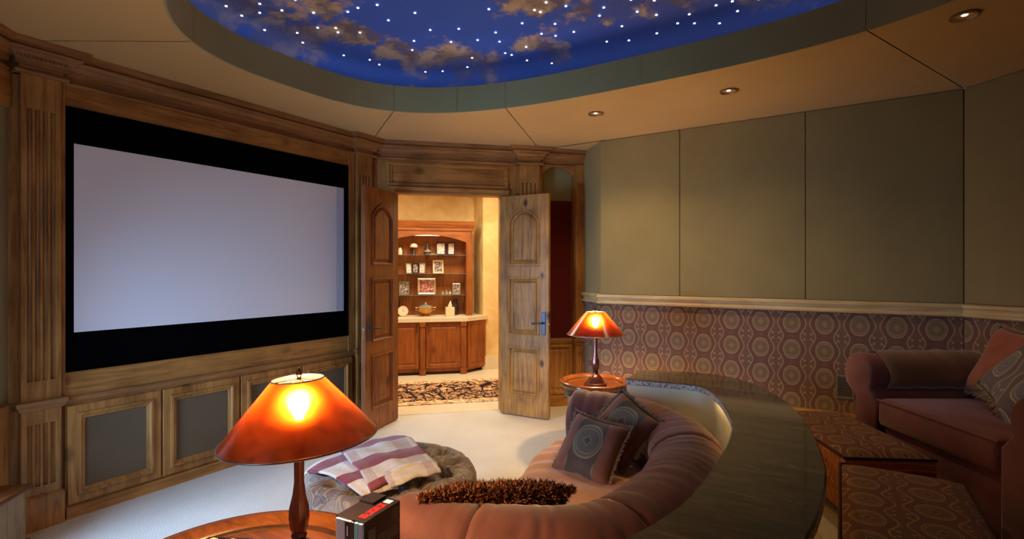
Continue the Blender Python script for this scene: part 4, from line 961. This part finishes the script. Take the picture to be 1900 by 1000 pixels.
# ---- coaster with a folded pale napkin
cs = thing('coaster_tray', 'dark wooden coaster tray on the near table left of the lamp', 'tray', loc=(-1.70, 0.905, 0.589), rz=0.5)
b = B(); b.box(-0.075, 0.075, -0.055, 0.055, 0, 0.008, 0.002); mk('board', b, 'dark_wood', cs)
b = B(); b.loop(rect(-0.075, 0.075, -0.055, 0.055), [(0, 0), (0, 0.016), (0.006, 0.016), (0.008, 0.006)], fill=False); b.v = [(x, z, y) for x, y, z in b.v]; mk('rim', b, 'dark_wood', cs)
M['napkin'] = new_mat('pale_paper', 0.7, 0.2, rgb(214, 214, 178))[0]
b = B(); top = [[(-0.06+0.11*i/8, -0.045+0.08*j/6, 0.012+0.006*math.sin(i*1.3)*math.cos(j*1.1)+0.006*(j/6)) for i in range(9)] for j in range(7)]
b.grid(top); b.grid([[(x, y, 0.008) for x, y, z in r] for r in (top[0], top[-1])])
for e_ in ([r[0] for r in top], [r[-1] for r in top], top[0], top[-1]): b.grid([e_, [(x, y, 0.0085) for x, y, z in e_]])
tag(mk('napkin', b, 'napkin', mw=Matrix.Translation((-1.70, 0.905, 0.5895)) @ Matrix.Rotation(0.5, 4, 'Z'), smooth=40), 'crumpled pale green napkin lying on the coaster tray', 'napkin')

# ---- tufted ottoman
OT = (-2.085, 2.045); OR = 0.455
ot = thing('tufted_ottoman', 'round tufted paisley ottoman on the carpet in front of the sofa', 'ottoman', loc=(OT[0], OT[1], 0))
btn = [(0, 0)]+[(0.165*math.cos(a_), 0.165*math.sin(a_)) for a_ in [2*PI*k/6 for k in range(6)]]+[(0.32*math.cos(a_), 0.32*math.sin(a_)) for a_ in [2*PI*(k+0.5)/12 for k in range(12)]]
def ott_z(x, y):
    r = math.hypot(x, y)/OR; z = 0.385+0.085*math.sqrt(max(0, 1-min(r, 1)**3.0))
    for bx_, by_ in btn: z -= 0.058*math.exp(-((x-bx_)**2+(y-by_)**2)/0.0016)+0.030*math.exp(-((x-bx_)**2+(y-by_)**2)/0.008)
    # diamond folds between neighbours
    an = math.atan2(y, x); z -= 0.010*abs(math.cos(an*6))**18*(1 if r > 0.70 else 0)*(1 if r < 0.98 else 0.5)
    return z
b = B(); rows = []; na = 120
for t in [k/26 for k in range(1, 27)]: rows.append([(OR*t*math.cos(2*PI*i/na), OR*t*math.sin(2*PI*i/na), ott_z(OR*t*math.cos(2*PI*i/na), OR*t*math.sin(2*PI*i/na))) for i in range(na)])
for (rr_, z) in ((1.02, 0.36), (1.025, 0.32), (1.01, 0.27), (0.985, 0.235), (0.97, 0.22)): rows.append([(OR*rr_*math.cos(2*PI*i/na)*(1-0.012*abs(math.cos(6*PI*i/na*2/2))**14), OR*rr_*math.sin(2*PI*i/na)*(1-0.012*abs(math.cos(6*PI*i/na))**14), z) for i in range(na)])
b.grid(rows, wrap=True); b.add([(0, 0, ott_z(0, 0))]+rows[0], [(0, 1+i, 1+(i+1) % na) for i in range(na)]); mk('cushion', b, 'paisley', ot, smooth=70)
b = B(); rows = [[(OR*(0.985+0.012*math.sin(i*PI*2*24/na*1.0))*rr_*math.cos(2*PI*i/na), OR*(0.985+0.012*math.sin(i*PI*2*24/na))*rr_*math.sin(2*PI*i/na), z) for i in range(na)] for rr_, z in ((0.96, 0.235), (1.0, 0.15), (1.01, 0.02))]
b.grid(rows, wrap=True); mk('skirt', b, 'paisley', ot, smooth=60)
bb = B(); bb.lathe([(0, 0.010), (0.010, 0.008), (0.014, 0.002), (0.012, -0.004), (0, -0.006)], 12); b0 = None
for (x, y) in btn:
    if b0 is None: b0 = bo = mk('button', bb, 'paisley', ot, smooth=60)
    else: bo = b0.copy(); COL.objects.link(bo)
    bo.location = (x, y, ott_z(x, y)+0.004)
# ---- throw on the ottoman
def throw_sheet(C4, nu, nv, lift, uv0, amp, seed):
    """C4: plan corners a,b,c,d (u along a-b, v along a-d)"""
    r_ = random.Random(seed); ph = [r_.uniform(0, 6) for _ in range(6)]; b = B(); rows = []; uvs = []
    a_, b_, c_, d_ = [Vector(p) for p in C4]
    for i in range(nv+1):
        row = []
        for j in range(nu+1):
            u, v_ = j/nu, i/nv; p = a_.lerp(b_, u).lerp(d_.lerp(c_, u), v_)
            wob = amp*(math.sin(7*u+ph[0]+3*v_)*math.cos(5*v_+ph[1])+0.6*math.sin(15*u+ph[2]+9*v_)+0.5*math.sin(19*v_+ph[3]))
            x, y = p.x-OT[0]+0.008*math.sin(9*v_+ph[4])*(1-u), p.y-OT[1]+0.01*math.sin(8*u+ph[5])
            r = math.hypot(x, y); sm = 0.385+0.085*math.sqrt(max(0, 1-min(r/OR, 1)**3.0))
            if r > OR: sm -= min(0.16, (r-OR)*2.2); 
            row.append((x, y, max(sm, ott_z(x, y) if r < OR else 0)+lift+wob)); uvs.append((uv0[0]+u*uv0[2], uv0[1]+v_*uv0[3]))
        rows.append(row)
    b.grid(rows); b.uv = uvs; return b
tw = thing('throw_blanket', 'folded cream and burgundy striped throw lying on the tufted ottoman', 'blanket', loc=(OT[0], OT[1], 0))
def solid(o, th=0.012):
    md = o.modifiers.new('thickness', 'SOLIDIFY'); md.thickness = th; md.offset = 1.0; return o
solid(mk('lower_fold', throw_sheet([(-1.90, 1.67), (-1.80, 1.80), (-2.33, 2.12), (-2.44, 1.74)], 30, 44, 0.006, (0.0, 0.02, 0.6, 0.80), 0.003, 3), 'throw', tw, smooth=80))
solid(mk('upper_fold', throw_sheet([(-1.86, 1.70), (-1.72, 2.02), (-2.26, 2.31), (-2.37, 1.93)], 36, 44, 0.030, (0.3, 0.30, 0.7, 0.80), 0.006, 5), 'throw', tw, smooth=80))
solid(mk('front_fold', throw_sheet([(-1.79, 1.735), (-1.69, 2.00), (-1.80, 2.06), (-1.89, 1.80)], 30, 14, 0.052, (0.3, 0.02, 0.7, 0.18), 0.006, 9), 'throw', tw, smooth=80))

# ---- loveseat on the riser
ex, ey = 0.5368, -0.8437
LX, LY, _ = c2r(2.10, 3.44, 0)
LM = Matrix(((ex, -ey, 0, LX), (ey, ex, 0, LY), (0, 0, 1, RISER), (0, 0, 0, 1)))   # local x from the far arm to the near arm, y into the seat depth
ls = thing('rolled_arm_loveseat', 'rust velvet loveseat with rolled arms in the dark right corner', 'sofa', mw=LM)
W_, D_ = 1.41, 0.92
def arm_mesh(x0, x1, out):
    b = B(); cx = (x0+x1)/2+out*0.075; R = 0.125; prof = [(x0+0.012, 0.05), (x1-0.012, 0.05), (x1-0.012, 0.50)]
    prof = [(x0+0.015, 0.05), (x1-0.015, 0.05), (x1-0.015, 0.49)]
    for k in range(17): a_ = -0.55+(PI+1.1)*k/16; prof.append((cx+R*math.cos(a_), 0.625+R*math.sin(a_)))
    prof.append((x0+0.015, 0.49))
    rows = []
    for y, s_ in ((0.0, 0.90), (0.006, 0.97), (0.02, 1.0), (0.12, 1.0), (0.4, 1.0), (0.7, 1.0), (D_, 1.0)):
        mx = sum(p[0] for p in prof)/len(prof); rows.append([(cx+(x-cx)*s_, y, (z-0.4)*(s_*0.3+0.7)+0.4) for x, z in prof])
    b.grid(rows, wrap=True); n = len(prof); b.f += [tuple(range(n)), tuple((len(rows)-1)*n+j for j in range(n-1, -1, -1))]; return b, cx
b, cx0 = arm_mesh(0.27, 0.48, -1); mk('arm', b, 'rust', ls, smooth=50)
b, cx1 = arm_mesh(W_-0.21, W_, 1); mk('arm', b, 'rust', ls, smooth=50)
# draped arm cover on the far arm
b = B(); rows = []
for i in range(13):
    y = 0.10+0.62*i/12; row = []
    for k in range(19): a_ = -0.50+(PI+0.75)*k/18; row.append((cx0+0.131*math.cos(a_)*(1+0.01*math.sin(i*1.7)), y+0.01*math.sin(k*0.7), 0.625+0.133*math.sin(a_)+0.003*math.sin(i*2.1+k)))
    rows.append(row)
b.grid(rows); solid(mk('arm_cover', b, 'armcap', ls, smooth=60), 0.006)
b = B(); b.box(0.44, W_-0.17, 0.04, D_-0.02, 0.06, 0.36, 0.01); mk('base', b, 'rust', ls, smooth=30)
b = B(); b.box(0.468, W_-0.198, 0.0, 0.74, 0.36, 0.52, 0.03); mk('seat_cushion', b, 'rust', ls, smooth=50)
b = B(); b.tube([(0.47, 0.003, 0.507), (W_-0.2, 0.003, 0.507)], 0.006, 6); mk('piping', b, 'rust', ls, smooth=60)
b = B(); b.box(0.32, W_-0.05, 0.70, D_+0.04, 0.30, 0.70, 0.05); mk('backrest', b, 'rust', ls, smooth=50)
fb_ = B(); fb_.lathe([(0, 0), (0.022, 0), (0.028, 0.03), (0.03, 0.06), (0, 0.062)], 12); f0 = None
for (x, y) in ((0.37, 0.1), (W_-0.1, 0.1), (0.37, D_-0.08), (W_-0.1, D_-0.08)):
    if f0 is None: f0 = fo = mk('foot', fb_, 'dark_wood', ls, smooth=40)
    else: fo = f0.copy(); COL.objects.link(fo)
    fo.location = (x, y, 0)
def lsp(x, y, z): v_ = LM @ Vector((x, y, z)); return (v_.x, v_.y, v_.z)
def lsd(x, y, z): v_ = LM.to_3x3() @ Vector((x, y, z)); return (v_.x, v_.y, v_.z)
cushion('terracotta velvet pillow with tan fringe at the back of the loveseat', lsp(0.64, 0.60, 0.73), lsd(-0.15, -0.85, 0.40), lsd(0.10, 0.35, 0.9), 0.42, 0.14, 'terracotta', 'fringe', L=0.035, n=640)
cushion('large grey medallion pillow with tan fringe on the loveseat', lsp(0.90, 0.47, 0.74), lsd(-0.25, -0.75, 0.55), lsd(0.45, 0.35, 0.75), 0.48, 0.15, 'pillow_med', 'fringe', L=0.045, n=760)

# ---- upholstered benches along the counter
def bench(label, mw, wx, wy, h=0.40):
    t_ = thing('upholstered_bench', label, 'bench', mw=mw, group=None)
    b = B(); nx, ny = 16, 24; rows = []
    for i in range(nx+1):
        r = []
        for j in range(ny+1):
            u, v_ = 2*i/nx-1, 2*j/ny-1; k = ((1-u**6)*(1-v_**6))**0.5 if abs(u) < 1 and abs(v_) < 1 else 0
            r.append((wx/2+wx/2*u, wy/2+wy/2*v_, h-0.03+0.03*k))
        rows.append(r)
    b.grid(rows); mk('seat_top', b, 'bench', t_, smooth=60)
    b = B(); b.loop(rect(0, wx, 0, wy), [(0, h-0.03), (-0.002, h-0.16), (0, h-0.29), (0.03, h-0.29)], fill=False); b.v = [(x, z, y) for x, y, z in b.v]; mk('side_band', b, 'lit_bench_side', t_, smooth=40)
    b = B(); rp_ = [(0, 0), (wx, 0), (wx, wy), (0, wy), (0, 0)]; b.tube([(x, y, h-0.03) for x, y in rp_], 0.007, 8); mk('welt', b, 'bench_dark', t_, smooth=60)
    lb = B(); lb.lathe([(0, 0), (0.018, 0), (0.022, 0.02), (0.014, 0.04), (0.026, 0.07), (0.028, 0.09), (0.024, 0.115), (0, 0.115)], 12); l0 = None
    for (x, y) in ((0.05, 0.05), (wx-0.05, 0.05), (wx-0.05, wy-0.05), (0.05, wy-0.05)):
        if l0 is None: l0 = lo = mk('leg', lb, 'dark_wood', t_, smooth=40)
        else: lo = l0.copy(); COL.objects.link(lo)
        lo.location = (x, y, 0)
    return t_
bench('medallion upholstered bench with turned legs, nearest behind the counter', frame(0.0, 1.80, 1, 0, RISER), 0.43, 0.99)
bench('medallion upholstered bench pushed to the far bend of the counter', frame(0.02, 2.88, math.cos(0.48), math.sin(0.48), RISER), 0.40, 0.80)

# ---- wall vent grille
vg = thing('wall_vent', 'small grey vent grille low on the patterned wall beside the loveseat', 'vent', mw=NW @ T(-0.03, -0.008, 0.49))
b = B(); b.loop(rect(0, 0.125, 0, 0.185), [(0, 0), (0, -0.006), (0.003, -0.009), (0.012, -0.009), (0.016, -0.003)], fill=False); mk('frame', b, 'grey_plastic', vg)
b = B(); b.box(0.01, 0.115, -0.003, -0.001, 0.01, 0.175); mk('backing', b, 'bench_dark', vg)
slb = B(); slb.box(0.014, 0.111, -0.007, -0.003, -0.003, 0.003); s0 = None
for k in range(12):
    if s0 is None: s0 = s_ = mk('slat', slb, 'grey_plastic', vg)
    else: s_ = s0.copy(); COL.objects.link(s_)
    s_.location = (0, 0, 0.02+0.0132*k)

# ---- small side table at the left edge of the view
st_ = thing('side_table', 'small red-brown wooden side table cut off at the lower left', 'table', loc=(-3.69, 0.815, 0), rz=-PI/4)
b = B(); b.box(-0.13, 0.13, -0.10, 0.10, 0.32, 0.342, 0.008); mk('top', b, 'table', st_)
b = B(); b.box(-0.10, 0.10, -0.075, 0.075, 0.05, 0.32); mk('body', b, 'grey_leg', st_)
b = B(); b.box(-0.12, 0.12, -0.09, 0.09, 0.0, 0.05, 0.008); mk('plinth', b, 'dark_wood', st_)

# ================================================================== HALL FURNITURE
rug = B(); rug.box(-1.2, 2.4, 0.0, 1.20, 0, 0.012); 
ro = mk('hall_rug', rug, 'rug', mw=HM @ T(0, 0.45, 0.004)); tag(ro, 'dark floral rug with pale border on the hall floor', 'rug')
hc = thing('hall_cabinet', 'wooden built-in base cabinet with cream top in the hall', 'cabinet', mw=HM)
XL, XR = 0.09, 1.225
outl = [(-0.27, 2.42), (XL-0.015, 2.12), (XR, 2.12), (1.56, 2.36), (1.50, 2.43), (1.46, 2.93), (-0.20, 2.72)]
b = B(); b.prism(outl, 0.05, 0.765); mk('body', b, 'cherry', hc)
b = B(); b.prism([(-0.31, 2.42), (XL-0.03, 2.07), (XR+0.02, 2.07), (1.585, 2.34), (1.52, 2.40), (1.46, 2.93), (-0.2, 2.72)], 0.765, 0.82); mk('stone_top', b, 'limestone', hc)
def cab_door(x0, x1, z0, z1, y, parent, mat='cherry'):
    b = B(); b.loop(rect(x0, x1, z0, z1), [(0, y), (0, y-0.018), (0.003, y-0.02), (0.05, y-0.02), (0.058, y-0.010), (0.066, y-0.008), (0.085, y-0.017), (0.09, y-0.018)]); d = mk('door', b, mat, parent)
    return d
for (x0, x1, hx) in ((0.13, 0.556, 0.52), (0.655, 1.155, 0.69)):
    d = cab_door(x0, x1, 0.10, 0.755, 2.12, hc)
    b = B(); b.tube([(hx, 2.10, 0.62), (hx, 2.075, 0.63), (hx, 2.075, 0.71), (hx, 2.10, 0.72)], 0.006, 6); mk('handle', b, 'iron', d, smooth=40)
for x in (0.10, 0.605, 1.19):
    b = B(); b.box(x-0.035, x+0.035, 2.075, 2.12, 0.0, 0.765); flutes(b, x-0.03, x+0.03, 0.1, 0.7, -2.07+0.0, 1) if False else None
    b.box(x-0.045, x+0.045, 2.065, 2.12, 0.0, 0.09); b.box(x-0.045, x+0.045, 2.065, 2.12, 0.70, 0.765); mk('column', b, 'cherry', hc)
b = B(); dl = math.hypot(0.335, 0.24); b.loop(rect(0.03, dl-0.03, 0.08, 0.755), [(0, 0), (0, -0.018), (0.045, -0.018), (0.055, -0.008), (0.07, -0.015), (0.08, -0.016)])
mk('side_panel', b, 'cherry', hc, mw=frame(XR, 2.12, 0.335/dl, 0.24/dl))
b = B(); b.prism([(-0.2, 2.45), (XL, 2.17), (XR, 2.17), (1.48, 2.40), (1.45, 2.7), (-0.2, 2.6)], 0.0, 0.05); mk('toe_kick', b, 'dark_wood', hc)
# hutch
hu = thing('display_hutch', 'arched wooden display hutch above the hall cabinet', 'shelf', mw=HM)
HX0, HX1, HF, HB = 0.02, 1.36, 2.38, 2.66
b = B(); b.box(HX0, HX1, HB, HB+0.02, 0.82, 2.10); mk('back_panel', b, 'cherry', hu)
b = B(); b.box(HX0, HX0+0.09, HF, HB, 0.82, 2.12); mk('side', b, 'cherry', hu)
b = B(); b.box(HX1-0.09, HX1, HF, HB, 0.82, 2.12); flutes(b, HX1-0.09, HX1, 0.9, 1.95, -HF+0.012, 1, 0.01, 0.0) if False else None; mk('side', b, 'cherry', hu)
b = B(); pts = [(HX0+0.09, 2.14)]
for k in range(17): t = k/16; pts.append((HX0+0.09+(HX1-HX0-0.18)*t, 1.925+0.105*(1-(2*t-1)**2)))
pts.append((HX1-0.09, 2.14)); b.xzprism(pts, HF, HF+0.03); mk('arch', b, 'cherry_h', hu)
b = B(); b.loop([(p[0], p[1]) for p in reversed(pts[1:-1])]+[(HX0+0.09, 1.9), (HX1-0.09, 1.9)], [(0, HF)], fill=False) if False else None
b = B(); b.box(HX0, HX1, HF, HB+0.02, 2.10, 2.16); molding(b, HX0-0.02, HX1+0.03, [(0, 2.09), (0.012, 2.09), (0.018, 2.11), (0.012, 2.125), (0.03, 2.16), (0.042, 2.19), (0.05, 2.225), (0, 2.24)], HF); b.box(HX0, HX1+0.03, HF, HB+0.02, 2.16, 2.238); mk('cornice', b, 'cherry_h', hu)
b = B(); b.box(HX0+0.15, HX1-0.15, HF+0.035, HF+0.06, 2.02, 2.03); mk('light_bar', b, 'puck', hu)
SHZ = [(0.955, None)]
glz = [1.735, 1.455, 1.132]
for z in glz:
    b = B(); b.box(HX0+0.092, HX1-0.092, HF+0.06, HB-0.002, z-0.008, z); mk('glass_shelf', b, 'glass', hu)
# things on the shelves
def at(s, n, z): return HM @ Vector((s, n, z))
PHOTO = {}
def photo_mat(name, c):
    m, nt, b = new_mat(name, 0.35, 0.4); v = coords(nt); n1 = voro(nt, v, 26, out='Color'); n2 = noise(nt, v, 30, 3)
    setc(nt, b, ramp(nt, n2, [(0.3, rgb(*c[0])), (0.5, rgb(*c[1])), (0.68, rgb(*c[2]))])); return m
def picture(label, s, z, w_, h_, fm, pm, group='framed photographs in the hall hutch', n=2.58, lean=-0.14, fw=0.018, yaw=0.0):
    f = thing('picture_frame', label, 'frame', mw=HM @ T(s, n, z+0.001) @ Matrix.Rotation(yaw, 4, 'Z') @ Matrix.Rotation(lean, 4, 'X'), group=group)
    b = B(); b.loop(rect(-w_/2, w_/2, 0, h_), [(0, 0.008), (0, -0.008), (fw*0.5, -0.011), (fw, -0.006), (fw, 0.0)], fill=False); mk('frame', b, fm, f)
    b = B(); b.box(-w_/2+fw*0.9, w_/2-fw*0.9, -0.002, 0.006, fw*0.9, h_-fw*0.9); mk('photo', b, pm, f)
    b = B(); b.xzprism([(-0.012, 0.0), (0.012, 0.0), (0.008, h_*0.7), (-0.008, h_*0.7)], 0.008, 0.012); mk('easel', b, fm, f)
    return f
M['f_dark'] = new_mat('dark_frame', 0.3, 0.4, rgb(52, 38, 34))[0]; M['f_pink'] = new_mat('cream_frame', 0.4, 0.4, rgb(232, 196, 160))[0]
M['f_silver'] = new_mat('silver_frame', 0.25, 0.5, rgb(196, 190, 170), Metallic=0.7)[0]; M['f_purple'] = new_mat('purple_frame', 0.35, 0.4, rgb(64, 34, 54))[0]
M['f_green'] = new_mat('green_frame', 0.35, 0.4, rgb(120, 128, 96))[0]
P1 = photo_mat('portrait_print', [(40, 34, 40), (120, 100, 96), (226, 212, 200)]); P2 = photo_mat('family_print', [(52, 44, 42), (170, 84, 74), (206, 202, 180)]); P3 = photo_mat('pale_print', [(120, 100, 110), (210, 196, 186), (238, 230, 220)])
picture('dark photo frame on the left of the third glass shelf', 0.353, glz[2], 0.15, 0.20, 'f_green', P1)
picture('large silver frame with group photo in the middle of the third glass shelf', 0.69, glz[2], 0.27, 0.25, 'f_silver', P2, fw=0.028)
picture('small silver frame at the right end of the third glass shelf', 1.14, glz[2], 0.12, 0.17, 'f_silver', P1, yaw=-0.25)
picture('cream photo frame alone on the second glass shelf right side', 0.865, glz[1], 0.165, 0.205, 'f_pink', P1, fw=0.026, yaw=0.12)
for k, (s, lab) in enumerate(((0.425, 'leftmost of three joined small oval photo frames on the second shelf'), (0.522, 'middle of three small oval photo frames on the second shelf'), (0.62, 'rightmost of three small oval photo frames on the second shelf'))):
    picture(lab, s, glz[1], 0.09, 0.155, 'f_dark' if k == 1 else 'f_silver', P3 if k != 1 else P1, fw=0.012, yaw=0.3-0.3*k)
picture('purple framed photo left of the pair on the top shelf right side', 0.905, glz[0], 0.15, 0.20, 'f_purple', P3)
picture('purple framed photo right of the pair on the top shelf right side', 1.06, glz[0], 0.12, 0.20, 'f_purple', P3, yaw=-0.2)
def turned(name, label, cat, s, n, z, prof, mat, seg=20, extra=None, group=None):
    o = thing(name, label, cat, mw=HM @ T(s, n, z+0.001), group=group)
    b = B(); b.lathe(prof, seg); mk('body', b, mat, o, smooth=50)
    if extra: 
        for (nm, pr, mt) in extra: bb_ = B(); bb_.lathe(pr, seg); mk(nm, bb_, mt, o, smooth=50)
    return o
turned('perfume_bottle', 'small white pointed bottle at the left of the top shelf', 'bottle', 0.295, 2.57, glz[0], [(0, 0), (0.03, 0), (0.034, 0.05), (0.024, 0.09), (0.010, 0.11), (0, 0.111)], 'white_glaze', extra=[('stopper', [(0.008, 0.109), (0.010, 0.12), (0.004, 0.15), (0, 0.152)], 'f_dark')])
turned('mushroom_figurine', 'pale domed figurine on a dark stand on the top shelf', 'figurine', 0.497, 2.57, glz[0], [(0, 0), (0.035, 0), (0.03, 0.02), (0.012, 0.04), (0.010, 0.11), (0, 0.112)], 'f_dark', extra=[('cap', [(0.012, 0.11), (0.055, 0.115), (0.06, 0.135), (0.042, 0.168), (0, 0.178)], 'white_glaze')])
turned('dark_decanter', 'dark round decanter with tall neck in the middle of the top shelf', 'bottle', 0.70, 2.57, glz[0], [(0, 0), (0.045, 0), (0.055, 0.05), (0.045, 0.10), (0.018, 0.13), (0.014, 0.20), (0.02, 0.205), (0, 0.206)], 'f_dark', extra=[('label_band', [(0.0555, 0.045), (0.056, 0.05), (0.0535, 0.075), (0.052, 0.075)], 'f_silver')])
tr_ = thing('silver_tray', 'flat silver dish at the front of the top shelf', 'dish', mw=HM @ T(0.76, 2.48, glz[0]+0.001)); b = B(); b.lathe([(0, 0), (0.07, 0), (0.10, 0.014), (0.098, 0.016), (0.068, 0.004), (0, 0.004)], 24); b.v = [(x*1.2, y*0.5, z) for x, y, z in b.v]; mk('dish', b, 'f_silver', tr_, smooth=40)
for k, (s, hh) in enumerate(((0.93, 0.06), (0.985, 0.075), (1.04, 0.065))):
    turned('crystal_figurine', ['leftmost', 'middle', 'rightmost'][k]+' of three small crystal ornaments on the third shelf', 'ornament', s, 2.53, glz[2], [(0, 0), (0.026, 0), (0.03, 0.02), (0.016, hh*0.6), (0.020, hh*0.8), (0, hh)], 'f_silver', 10, group='crystal ornaments on the third shelf')
TOPZ = 0.82
ck = thing('round_clock', 'round cream clock leaning on the hall cabinet top', 'clock', mw=HM @ T(0.335, 2.44, TOPZ+0.079) @ Matrix.Rotation(PI/2-0.15, 4, 'X'))
b = B(); b.lathe([(0, -0.012), (0.07, -0.012), (0.078, 0.0), (0.074, 0.012), (0.066, 0.013), (0.064, 0.008), (0, 0.008)], 32); mk('case', b, 'f_pink', ck, smooth=40)
b = B(); b.lathe([(0, 0.008), (0.062, 0.008), (0.062, 0.010), (0, 0.010)], 28); mk('dial', b, 'white_glaze', ck)
b = B(); b.box(-0.002, 0.002, 0, 0.045, 0.010, 0.012); b.box(0, 0.03, -0.002, 0.002, 0.010, 0.012); mk('hands', b, 'f_dark', ck)
tu = turned('soup_tureen', 'rounded golden lidded tureen with handles on the hall cabinet', 'bowl', 0.665, 2.42, TOPZ, [(0, 0), (0.05, 0), (0.055, 0.012), (0.04, 0.025), (0.085, 0.055), (0.115, 0.10), (0.118, 0.125), (0, 0.126)], 'brass', 28, [('lid', [(0.12, 0.125), (0.12, 0.132), (0.09, 0.155), (0.03, 0.17), (0.012, 0.178), (0.02, 0.192), (0.012, 0.204), (0, 0.206)], 'f_silver')])
for sg in (-1, 1):
    b = B(); b.tube([(sg*0.108, 0, 0.085), (sg*0.145, 0, 0.10), (sg*0.15, 0, 0.13), (sg*0.118, 0, 0.122)], 0.006, 8); mk('handle', b, 'brass', tu, smooth=40)
tb = thing('tissue_box', 'square tan tissue box with a tissue on the hall cabinet', 'box', mw=HM @ T(1.02, 2.36, TOPZ+0.001))
b = B(); b.box(-0.065, 0.065, -0.06, 0.06, 0, 0.135, 0.006); mk('box', b, 'f_pink', tb)
b = B(); b.lathe([(0.022, 0.132), (0.030, 0.16), (0.016, 0.19), (0.004, 0.225), (0, 0.226)], 9); b.v = [(x*1.1+0.3*(z-0.13)*0.3, y*0.5, z) for x, y, z in b.v]; mk('tissue', b, 'white_glaze', tb, smooth=60)
turned('dark_vase', 'dark vase behind the tissue box on the hall cabinet', 'vase', 1.12, 2.56, TOPZ, [(0, 0), (0.04, 0), (0.055, 0.08), (0.05, 0.16), (0.03, 0.21), (0.04, 0.24), (0.034, 0.24), (0, 0.2)], 'f_dark')
turned('black_canister', 'black canister behind the round clock on the hall cabinet', 'canister', 0.24, 2.56, TOPZ, [(0, 0), (0.05, 0), (0.052, 0.20), (0, 0.2)], 'f_dark', extra=[('lid', [(0.054, 0.20), (0.054, 0.225), (0.012, 0.24), (0.014, 0.255), (0, 0.258)], 'f_dark')])
# cove strip
b = B(); b.grid([[(*oval(a, 1.016), BZ-0.026) for a in angs], [(*oval(a, 1.034), BZ-0.026) for a in angs], [(*oval(a, 1.034), BZ-0.018) for a in angs]], wrap=True); mk('cove_strip', b, 'cove', ceil)
